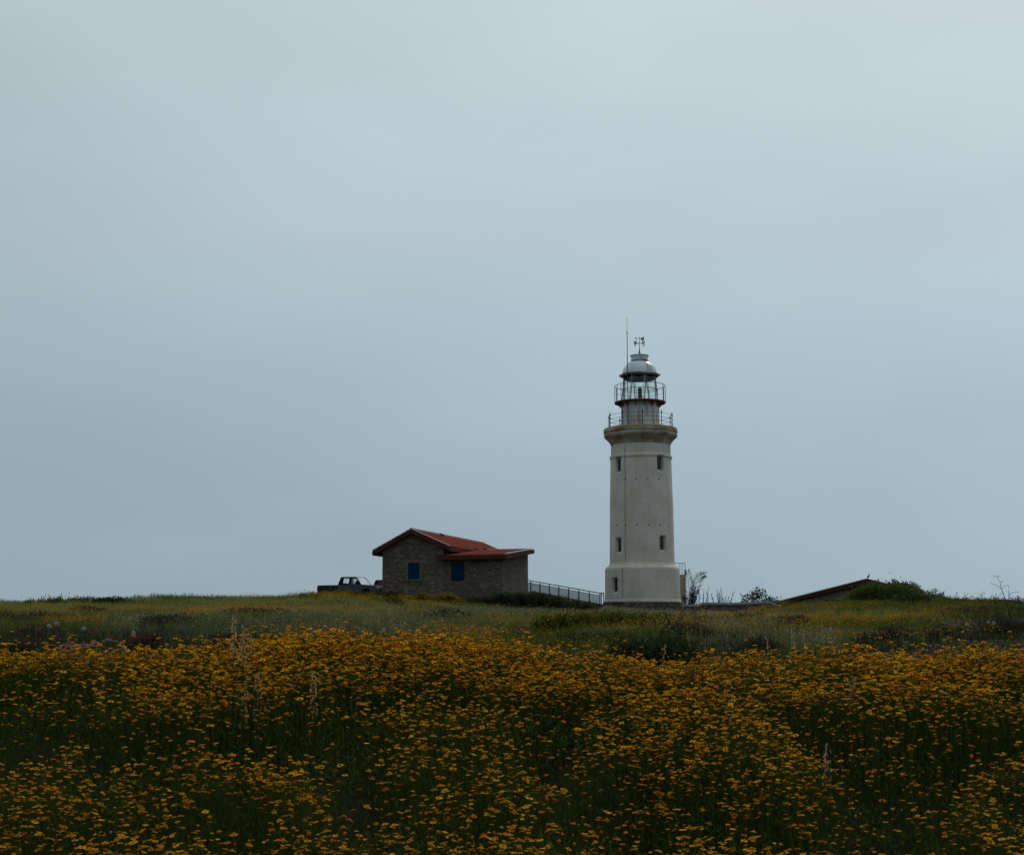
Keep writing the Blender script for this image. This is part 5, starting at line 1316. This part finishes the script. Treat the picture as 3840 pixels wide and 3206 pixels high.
for px, py, Y, lab in ((884, 2292, 11.2, 'tallest pale wild oat rising above the left flower crest'), (896, 2338, 11.0, 'pale wild oat just right of and below the tallest one'), (948, 2366, 11.2, 'pale oat stalk alone right of the tallest oats'),
        (891, 2310, 11.05, 'slender pale oat between the two tallest oats on the left crest'), (902, 2375, 10.9, 'shorter pale oat at the right foot of the tallest oats'), (905, 2545, 9.9, 'pale oat in the daisies straight below the tallest oats'), (985, 2515, 10.0, 'dry brownish oat right of the one below the tallest oats'), (1170, 2510, 10.0, 'short pale oat in the daisies left of the central crest'),
        (2968, 2352, 13.2, 'pale bent oat left of the right flower crest gap'), (3080, 2318, 22.0, 'pale oat tuft below the right hand roof'), (3110, 2345, 20.0, 'tall pale oat below the right hand roof and dark gap'), (3000, 2362, 15.0, 'curved pale oat by the right crest gap'),
        (3190, 2530, 10.6, 'short whitish oat in the green part of the right bank'), (2475, 2410, 13.5, 'thin pale oat behind the lowest part of the crest'), (2860, 2380, 14.5, 'thin greenish oat behind the right crest'), (3085, 2780, 9.3, 'brownish upright oat at the left of the dark right hollow'), (740, 3140, 8.5, 'dry oat at the bottom left by the dark hollow')):
    oat(px, py, Y, lab)
def clock(px, py, Y, label, r=.036):
    p = at(px, py, Y); g_ = float(H(p.x, Y))
    root = empty('seed_clock', (p.x, Y, p.z), 0, label, 'seed head', 'round white seed heads')
    n_ = 130; q = unit(rng.normal(size=(n_,3)))
    V, Fq = leaves(q*r*.25, q, r, .009)
    np_mesh('fluff', V, Fq, rng.random(n_), M['fluff'], parent=root)
    MB().tube([(0,0,-r*.2), (.01,.0,(g_-p.z)*.5), (.03,0,g_-p.z-.03)], [.003,.003,.004], 4).build('stem', M['drystem'], root)
for px, py, Y, lab in ((184, 2347, 25, 'round white seed head in the left meadow, lower of the close pair'), (212, 2338, 25, 'round white seed head in the left meadow, upper of the close pair'), (314, 2357, 27, 'small dull seed head right of the pair in the left meadow'), (501, 2373, 26, 'small seed head above the left crest among poppies'), (175, 2285, 48, 'small white seed head high in the left meadow'),
        (1466, 2356, 36, 'lower left of the white seed heads behind the central crest'), (1477, 2345, 38, 'upper left of the white seed heads behind the central crest'), (1505, 2350, 36, 'largest of the white seed heads behind the central crest'), (1518, 2338, 38, 'topmost of the white seed heads behind the central crest'), (1438, 2361, 34, 'faint seed head left of the group behind the central crest'),
        (3275, 2325, 45, 'white seed head in the right yellow drift'), (3705, 2333, 32, 'left white seed head by the sapling'), (3726, 2336, 32, 'right white seed head by the sapling'), (3627, 2343, 30, 'white seed head below the right dark bushes'), (2390, 2315, 45, 'tiny white seed head below the lighthouse')):
    clock(px, py, Y, lab)
def poppy(px, py, Y, label, grp, r=.03):
    p = at(px, py, Y); g_ = float(H(p.x, Y)); zt_ = max(p.z, g_+.18)
    root = empty('poppy', (p.x, Y, zt_), random.random()*6, label, 'poppy', grp)
    V, Fq = [], []
    for k in range(4):
        a = math.pi/2*k; u = Vector((math.cos(a), math.sin(a), 0)); s_ = Vector((-u.y, u.x, 0)); i = len(V)
        V += [u*r*.1-s_*r*.2, u*r*.1+s_*r*.2, u*r*.7+s_*r*.75+Vector((0,0,r*.45)), u*r*.7-s_*r*.75+Vector((0,0,r*.45)), u*r*.95+s_*r*.5+Vector((0,0,r*.85)), u*r*.95-s_*r*.5+Vector((0,0,r*.85))]
        Fq += [(i,i+1,i+2,i+3), (i+3,i+2,i+4,i+5)]
    np_mesh('petals', np.array([tuple(v) for v in V]), np.array(Fq), rng.random(len(Fq)), M['poppy'], parent=root)
    MB().tube([(0,0,0), (.01,.01,(g_-zt_)*.5), (.0,.02,g_-zt_-.02)], .002+.00002*Y, 4).build('stem', M['fstem'] if False else M['drystem'], root)
for px, py in ((138, 2357), (153, 2356), (165, 2353), (62, 2368), (84, 2357), (20, 2352), (212, 2352), (150, 2362)): poppy(px, py, 25+random.uniform(-1.5,1.5), 'red poppy near the pair of white seed heads in the left meadow', 'poppies by the seed heads', .02)
for px, py in ((340, 2373), (348, 2372), (363, 2372), (152, 2396), (420, 2392), (423, 2390), (512, 2392), (525, 2391), (541, 2391), (560, 2395), (970, 2381), (492, 2390), (408, 2376)): poppy(px, py, 14.5+random.uniform(-.6,1), 'red poppy just behind the left flower crest', 'poppies behind the left crest', .014)
for px, py in ((3332, 2404), (3280, 2422)): poppy(px, py, 13.4, 'red poppy at the right flower crest', 'poppies at the right crest', .016)
rr0 = random.Random(5)
for i in range(34): poppy(rr0.choice((rr0.uniform(930,1010), rr0.uniform(1170,1290), rr0.uniform(1290,1440), rr0.uniform(1130,1180), rr0.uniform(1350,1460))), rr0.uniform(2222,2246), rr0.uniform(97,102), 'red poppy in the grass beside and below the pickup truck', 'poppies by the pickup', .045)
def lilac(px, py, Y, label, grp):
    p = at(px, py, Y); g_ = float(H(p.x, Y))
    root = empty('lilac_flower', (p.x, Y, p.z), 0, label, 'lilac flower', grp)
    n_ = 40; P = np.stack([rng.normal(0,.009,n_), rng.normal(0,.009,n_), np.abs(rng.normal(0,.004,n_))], 1)
    V, Fq = leaves(P, rng.normal(size=(n_,3))+np.array([0,0,.6]), .010, .007)
    np_mesh('petals', V, Fq, rng.random(n_), M['lilac'], parent=root)
    MB().tube([(0,0,0), (.01,.0,(g_-p.z)*.5), (.0,.02,g_-p.z-.02)], .0016, 4).build('stem', M['drystem'], root)
for px, py in ((243, 2418), (251, 2419), (262, 2421), (275, 2427), (301, 2424), (309, 2418), (315, 2418), (322, 2418), (224, 2433), (275, 2436), (330, 2428), (357, 2408), (390, 2406), (405, 2401), (413, 2401), (434, 2406), (357, 2424), (455, 2435), (470, 2440), (560, 2462)): lilac(px, py, 11.4, 'small lilac flower cluster among the daisies of the left crest', 'lilac flowers at the left crest')
for px, py in ((3540, 2401), (3545, 2398), (3512, 2422), (3518, 2421), (3488, 2424), (3460, 2432), (3397, 2410), (3428, 2460), (1120, 2431), (3820, 2468)): lilac(px, py, 11.9, 'small lilac flower cluster among the daisies of the right crest', 'lilac flowers at the right crest')
